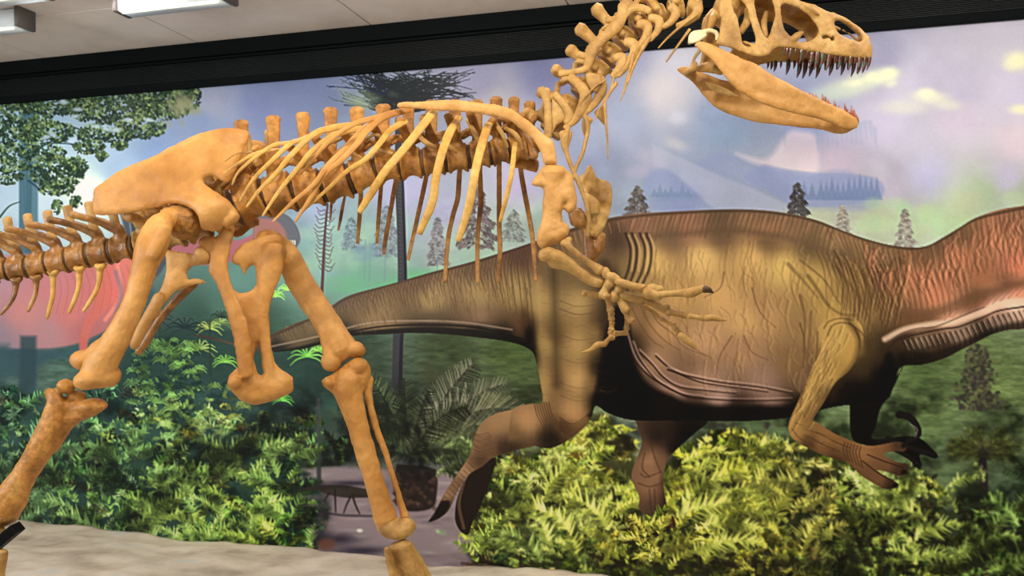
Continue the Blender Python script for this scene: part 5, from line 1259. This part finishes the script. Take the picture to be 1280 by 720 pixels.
# pale patch piece and the far shoulder
bm = bmesh.new()
join_bm(bm, plate(pairs('734,208 739,205 742,212 746,221 753,224 760,226 764,230 766,238 766,252 763,264 760,274 756,284 750,293 746,297 739,296 737,286 735,275 730,268 733,256 728,244 724,232 724,220 730,216'), [], lambda x, y: 3.5 + .03 * math.sin((x - 740) * .1), .012, 6, 2.4, 3.6, .010, .09))
tube(bm, [(732, 246, 6), (742, 256, 8), (744, 266, 6)], 3.46, .7)
organic('coracoid', bm, M_tan, root, .0046, 2)
bm = bmesh.new(); tube(bm, [(716, 262, 7), (722, 274, 11), (730, 280, 8), (734, 288, 6), (735, 305, 7), (737, 322, 8)], 3.52, .8)
join_bm(bm, plate(pairs('712,266 722,258 732,266 735,284 726,284 716,282'), [], lambda x, y: 3.50, .010, 4, 2, 3, .006))
tube(bm, [(750, 294, 8), (747, 306, 9), (741, 320, 7), (738, 332, 6)], 3.54, .8)
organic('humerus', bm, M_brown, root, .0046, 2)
bm = bmesh.new()
join_bm(bm, plate(pairs('636,206 642,200 656,197 668,196 674,202 674,210 670,216 655,212 642,210'), [], lambda x, y: 3.52, .012, 4, 2.4, 3.6, .004))
organic('breast_bone', bm, M_brown2, root, .0046, 2)
bm = bmesh.new(); tube(bm, [(624, 148, 4), (642, 152, 6), (656, 166, 7), (663, 180, 6), (668, 196, 6)], 3.42, .7); tube(bm, [(632, 152, 5), (640, 170, 6), (646, 190, 5)], 3.45, .7)
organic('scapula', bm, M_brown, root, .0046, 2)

bm = bmesh.new()
tube(bm, [(684, 318, 10), (696, 321, 9), (714, 331, 7.5), (731, 345, 8), (745, 353, 7)], 3.13, .9); blob(bm, 682, 319, 3.13, 10, 9, 9); blob(bm, 747, 352, 3.13, 9, 8, 8)
tube(bm, [(690, 328, 7), (710, 334, 6), (728, 344, 6)], 3.14, .9)
organic('ulna', bm, M_tan, root, .0044, 3)
bm = bmesh.new(); blob(bm, 706, 304, 3.13, 6, 5, 6, 30); tube(bm, [(712, 299, 4, 3.13), (709, 306, 5, 3.12), (722, 318, 4.4, 3.11), (738, 330, 5, 3.11), (750, 338, 7, 3.11)], segs=12, flat=.9)
organic('radius', bm, M_tan, root, .0042, 2)
def bonelet(a, b, r0, rm, r1, Yv, mat=M_tan, name='finger_bone'):
    bm = bmesh.new(); ax, ay = a; bx_, by_ = b
    tube(bm, [(ax, ay, r0), (ax + (bx_ - ax) * .25, ay + (by_ - ay) * .25, rm * 1.05), (ax + (bx_ - ax) * .6, ay + (by_ - ay) * .6, rm), (bx_, by_, r1)], Yv, .9, 12, .008)
    nx, ny = (by_ - ay), -(bx_ - ax); l = math.hypot(nx, ny) + 1e-6
    blob(bm, bx_ + nx / l * r1 * .35, by_ + ny / l * r1 * .35, Yv - r1 * .2 * Yv / F, r1 * .75, r1 * .75, r1, 0, 2)
    return organic(name, bm, mat, hand, .0036, 1, .0008, 40)
def claw(pts, Yv, mat=M_tan):
    bm = bmesh.new(); tube(bm, pts, Yv, .7, 10, .006); link('claw', bm_mesh(bm), mat, hand)
bm = bmesh.new()
blob(bm, 757, 341, 3.11, 6, 8, 6, 20); blob(bm, 765, 346, 3.10, 7, 6, 6); blob(bm, 771, 349, 3.10, 5, 5, 6); blob(bm, 762, 354, 3.11, 6, 8, 6, -20); blob(bm, 774, 361, 3.11, 6, 6, 6); blob(bm, 768, 370, 3.12, 6, 8, 6)
hand = organic('hand', bm, M_tan, root, .0038, 1, .0012, 40)
for a, b, r0, rm, r1, Yv in (((772, 352), (803, 361), 5, 5, 6, 3.09), ((808, 366), (824, 370), 8, 7, 6, 3.07), ((812, 360), (824, 364), 6, 7, 7, 3.08), ((826, 368), (857, 366), 5, 4.2, 5.4, 3.06),
                           ((776, 368), (803, 376), 5.5, 5.5, 6.5, 3.12), ((806, 374), (832, 386), 5, 5, 6.4, 3.11), ((835, 390), (858, 394), 5.4, 4, 5, 3.10), ((861, 395), (880, 398), 4.6, 3.4, 4, 3.09),
                           ((806, 381), (826, 397), 4.4, 3.4, 4, 3.16), ((826, 398), (842, 406), 4, 3, 3.6, 3.15), ((843, 409), (852, 419), 4, 3.6, 3.4, 3.14),
                           ((762, 350), (754, 369), 5, 5.4, 7, 3.12), ((752, 370), (730, 366), 5, 4, 4.4, 3.16), ((759, 370), (763, 388), 5, 3.8, 5, 3.18), ((764, 392), (764, 399), 5, 4, 4.6, 3.18), ((765, 403), (764, 412), 4.2, 3.4, 4.4, 3.18), ((763, 415), (765, 423), 4.2, 3.4, 4, 3.18), ((764, 421), (757, 428), 3.6, 3.2, 3.6, 3.17),
                           ((772, 366), (782, 388), 7, 6, 6, 3.13), ((782, 388), (789, 401), 5.5, 4.6, 5, 3.14), ((784, 396), (783, 411), 4, 3, 4, 3.2), ((783, 416), (768, 417), 4, 3.2, 4.4, 3.22)):
    bonelet(a, b, r0, rm, r1, Yv)
claw([(857, 367, 6), (866, 365, 6.4), (878, 361, 5), (886, 362, 3.4), (891, 366, .8)], 3.05, M_tan); claw([(880, 361.5, 4.6), (886, 362.5, 3.8), (891.5, 366, .9)], 3.045, M_claw)
claw([(882, 398, 4), (890, 397, 4.2), (899, 399, 3), (908, 400.5, 1)], 3.08); claw([(850, 418, 4), (858, 425, 4.8), (866, 431, 3.4), (871, 436, 1)], 3.13)
claw([(757, 430, 3.4), (747, 431, 4), (739, 437, 2.6), (727, 440.5, .8)], 3.16)

# pelvis
il = pairs('115,250 116,240 119,234 125,229 142,217 162,207 182,199 200,190 220,180 237,171 254,165 270,161 284,159.5 297,160 309,163 312,167 309,178 305,188 301,199 297,210 291,222 285,229 277,227 270,222 264,221 257,222 255,228 261,233 268,238 275,242 282,247 288,252 294,259 299,267 300,274 292,276 285,278 280,283 275,288 268,290 258,289 251,286 249,275 246,268 240,262 230,257 220,255 208,256 198,260 188,262 170,265 150,268 132,270 120,269 116,264')
def dil(x, y): return 3.31 - .05 * math.exp(-(((x - 262) / 30) ** 2 + ((y - 262) / 24) ** 2)) - .02 * math.sin((x - 115) / 190 * math.pi) + .03 * ((y - 210) / 60) ** 2 * (1 if y < 210 else .3)
ilm = plate(il, [], dil, .014, 9, 2.6, 4.4, .006, .02)
ilf = mirror_y(ilm, 3.44)
bm = bmesh.new(); join_bm(bm, ilm); tube(bm, [(246, 262, 9, 3.3), (262, 258, 11, 3.28), (280, 264, 10, 3.29)], segs=12, flat=.5); tube(bm, [(284, 276, 9), (292, 270, 9)], 3.3, 1)
organic('ilium', bm, M_orange, root, .005, 2, .003, 14)
bm = bmesh.new(); join_bm(bm, ilf); organic('ilium', bm, M_orange, root, .007, 3)
# ischium pair
bm = bmesh.new()
join_bm(bm, plate(pairs('206,312 220,314 236,316 252,318 262,312 262,322 262,330 250,332 240,334 234,340 236,350 240,348 250,348 260,354 246,356 238,358 228,362 221,364 212,374 203,384 200,395 186,404 178,420 172,436 165,437 163,430 168,418 176,404 182,394 186,385 193,374 200,362 205,350 208,334'), [], lambda x, y: 3.40, .014, 7, 2.4, 4, .004))
tube(bm, [(200, 372, 8), (186, 396, 7.5), (174, 418, 7), (168, 433, 6)], 3.38, .9)
blob(bm, 254, 318, 3.38, 12, 12, 10)
organic('ischium', bm, M_jaw, root, .0048, 2, .002)
bm = bmesh.new(); tube(bm, [(244, 354, 5), (230, 366, 6), (214, 382, 5.5), (196, 404, 5), (182, 428, 5.5), (173, 440, 5)], 3.47, .9)
organic('ischium', bm, M_brown, root, .0048, 3)
# pubis pair with its boot
bm = bmesh.new()
join_bm(bm, plate(pairs('276,288 282,281 290,280 294,284 292,296 289,306 287,320 285,334 286,350 290,360 300,366 308,365 316,361 321,354 320,342 318,332 313,334 309,338 306,346 302,338 298,333 291,330 290,322 295,312 304,304 312,300 322,296 336,292 348,292 356,300 359,312 358,322 354,336 350,348 345,360 340,374 337,388 337,404 339,427 341,440 344,454 352,462 360,466 367,472 367,482 366,490 352,497 337,502 320,506 310,504 300,500 290,490 285,482 286,470 294,462 299,456 298,445 294,430 290,415 285,398 281,380 276,364 270,352 262,342 261,332 264,322 258,314 250,306 249,298 256,296 266,296 273,294'),
     [pairs('319,438 322,430 327,438 330,450 330,462 326,470 321,462 318,450')], lambda x, y: 3.36 + .0009 * (x - 260), (lambda x, y: .018 + .022 * min(1, max(0, (y - 440) / 40))), 12, 2.4, 4, .006, .04))
tube(bm, [(284, 290, 8), (276, 310, 12), (274, 332, 11), (280, 356, 9), (292, 385, 10), (302, 420, 11), (308, 470, 9)], 3.36, .4)
tube(bm, [(340, 306, 13), (340, 330, 15), (334, 356, 12), (326, 385, 11), (330, 420, 8), (336, 470, 7)], 3.41, .45)
blob(bm, 293, 478, 3.34, 9, 9, 8); blob(bm, 258, 302, 3.36, 10, 7, 8, 10)
organic('pubis', bm, M_orange, root, .005, 2, .003, 18)

# legs
def limb(name, parts, mat=M_orange, vox=.005, sm=3, disp=.003):
    bm = bmesh.new()
    for p in parts:
        if p[0] == 't': tube(bm, p[1], p[2] if len(p) > 2 else None, p[3] if len(p) > 3 else .85, 14, .018)
        elif p[0] == 'b': blob(bm, *p[1:])
        elif p[0] == 'p': join_bm(bm, plate(pairs(p[1]), [], (lambda q: (lambda x, y: q))(p[2]), p[3], 8, 2.6, 4.2, .004))
    return organic(name, bm, mat, root, vox, sm, disp)
limb('femur', [('t', [(204, 276, 14, 3.24), (196, 290, 18, 3.22), (188, 312, 19, 3.2), (180, 335, 16, 3.19), (170, 372, 14, 3.18), (158, 400, 15, 3.18), (143, 428, 17, 3.18), (128, 452, 20, 3.18), (120, 470, 20, 3.18)], None, .9),
               ('t', [(208, 272, 11, 3.26), (226, 274, 17, 3.32), (232, 282, 14, 3.36)], None, 1.0), ('b', 226, 280, 3.34, 14, 15, 14), ('t', [(206, 284, 9), (200, 300, 10), (190, 320, 9)], 3.165, .8),
               ('b', 112, 474, 3.17, 19, 13, 20, 12), ('b', 134, 470, 3.2, 16, 15, 20, 0), ('b', 104, 450, 3.24, 16, 13, 14, 0), ('t', [(104, 452, 10), (116, 440, 9), (130, 425, 6)], 3.23, .9)])
bm = bmesh.new(); blob(bm, 230, 280, 3.32, 22, 20, 19, -20, 4); tube(bm, [(206, 268, 9), (222, 270, 13), (236, 278, 14)], 3.29, .8)
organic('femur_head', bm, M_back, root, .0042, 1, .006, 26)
limb('tibia', mat=M_brown2, parts=[('b', 82, 483, 3.18, 11, 9, 12, -20), ('t', [(64, 490, 7), (70, 505, 12), (64, 530, 15), (54, 554, 16), (40, 578, 15), (26, 600, 16), (14, 622, 20), (4, 640, 20)], 3.17, .85),
               ('p', '56,487 62,484 74,492 90,500 106,500 122,500 134,504 134,510 120,520 104,526 92,534 82,548 70,566 56,560 46,540 54,520 59,505', 3.19, .026), ('b', 112, 508, 3.2, 20, 10, 16, 10), ('b', 96, 496, 3.22, 12, 8, 12, -10)])  # near tibia: its shadow is put into the darker ochre
limb('fibula', [('t', [(88, 512, 6), (80, 540, 5), (62, 566, 4.5), (42, 596, 4.5), (26, 626, 6)], 3.26, .8)], vox=.0044, sm=2)
limb('ankle_bone', [('b', 4, 648, 3.17, 20, 11, 18, 15), ('b', -8, 640, 3.18, 14, 14, 14)], M_brown)
bm = bmesh.new(); a = S(2, 676, 3.13); 
box(bm, a, Vector((.062, 0, .052)), (0, .03, 0), Vector((-.012, 0, .014)))
bmesh.ops.bevel(bm, geom=list(bm.edges), offset=.002, segments=1, affect='EDGES')
link('steel_bracket', bm_mesh(bm), M_steel, root, False)
fz = 3.16
limb('metatarsal', [('t', [(-6, 662, 13), (-10, 700, 10), (-14, 740, 9), (-14, 790, 12)], fz, .8)], M_tan)
limb('metatarsal', [('t', [(4, 690, 7), (-2, 720, 8), (0, 760, 8), (6, 800, 10)], fz - .05, .8)], M_tan)
limb('metatarsal', [('t', [(-18, 668, 10), (-26, 710, 8), (-34, 760, 8), (-38, 796, 10)], fz + .06, .8)], M_tan)
def toe(x, y, dx, n, Yv, ybase, r=11):
    for k in range(n):
        limb('toe_bone', [('t', [(x, y, r), (x + dx * .5, y + 5, r * .75), (x + dx, y + 8, r)], Yv, .85)], M_tan, .0055, 2)
        x += dx * 1.08; y = min(ybase, y + 14); r *= .9
    bm = bmesh.new(); tube(bm, [(x, y, r), (x + dx * .5, y + 2, r * .8), (x + dx * 1.0, y + 12, 1.5)], Yv, .7, 10, .01); link('toe_claw', bm_mesh(bm), M_claw, root)
kb = lambda Yv, r: HOR + (CZ - ROCKZ - .02 - r * Yv / F) * F / Yv - 2
toe(-12, 812, 30, 3, fz, kb(fz, 10), 12); toe(8, 816, 28, 2, fz - .06, kb(fz - .06, 9), 10); toe(-38, 812, 26, 3, fz + .07, kb(fz + .07, 9), 10)

limb('femur', [('t', [(352, 306, 12, 3.56), (362, 324, 16, 3.58), (374, 350, 17, 3.6), (392, 378, 17, 3.6), (408, 402, 16.5, 3.6), (420, 424, 19, 3.6), (428, 438, 20, 3.6)], None, .9),
               ('t', [(404, 410, 8), (410, 435, 8), (414, 452, 11)], 3.57, .9), ('b', 414, 452, 3.58, 13, 13, 14, 20), ('b', 443, 437, 3.6, 14, 11, 15, -10), ('t', [(352, 305, 10, 3.56), (338, 298, 12, 3.5), (330, 300, 12, 3.47)], None, 1)])
limb('tibia', [('p', '402,476 410,470 424,461 436,452 446,447 456,450 463,458 464,470 460,480 454,492 452,506 458,530 466,560 478,600 488,632 494,650 484,666 472,664 466,648 458,612 447,574 436,540 428,520 422,504 416,492 405,484', 3.58, .026),
               ('t', [(436, 472, 18), (436, 492, 17), (444, 520, 14), (454, 556, 13), (466, 596, 12.5), (476, 626, 13), (482, 650, 15)], 3.57, .9), ('b', 448, 458, 3.58, 13, 11, 15, 0), ('b', 412, 478, 3.57, 9, 8, 12, 0)])
limb('fibula', [('t', [(462, 474, 6), (460, 490, 5.5), (464, 510, 4.5), (472, 540, 4.5), (482, 566, 4), (492, 598, 3.6), (500, 625, 4), (506, 646, 6)], 3.6, .9)], vox=.0044, sm=2)
limb('ankle_bone', [('b', 490, 660, 3.57, 16, 14, 16, 10), ('b', 508, 658, 3.58, 12, 11, 14, 0), ('b', 500, 664, 3.56, 18, 10, 15, 10)], M_tan)
limb('metatarsal', [('t', [(499, 684, 17), (506, 700, 16.5), (518, 722, 14.5), (532, 748, 12), (540, 772, 12)], 3.55, .6)], M_tan)
limb('metatarsal', [('t', [(508, 684, 9), (520, 702, 9), (532, 724, 9), (548, 750, 9), (560, 774, 11)], 3.63, .8)], M_tan)
limb('metatarsal', [('t', [(484, 686, 5), (490, 710, 6), (500, 740, 7), (510, 768, 9)], 3.5, .8)], M_tan)
kf = lambda Yv, r: HOR + (CZ - ROCKZ - .01 - r * Yv / F) * F / Yv - 2
toe(546, 790, 30, 3, 3.55, kf(3.55, 10), 12); toe(566, 790, 28, 3, 3.66, kf(3.66, 9), 10); toe(514, 786, 26, 2, 3.46, kf(3.46, 9), 10)
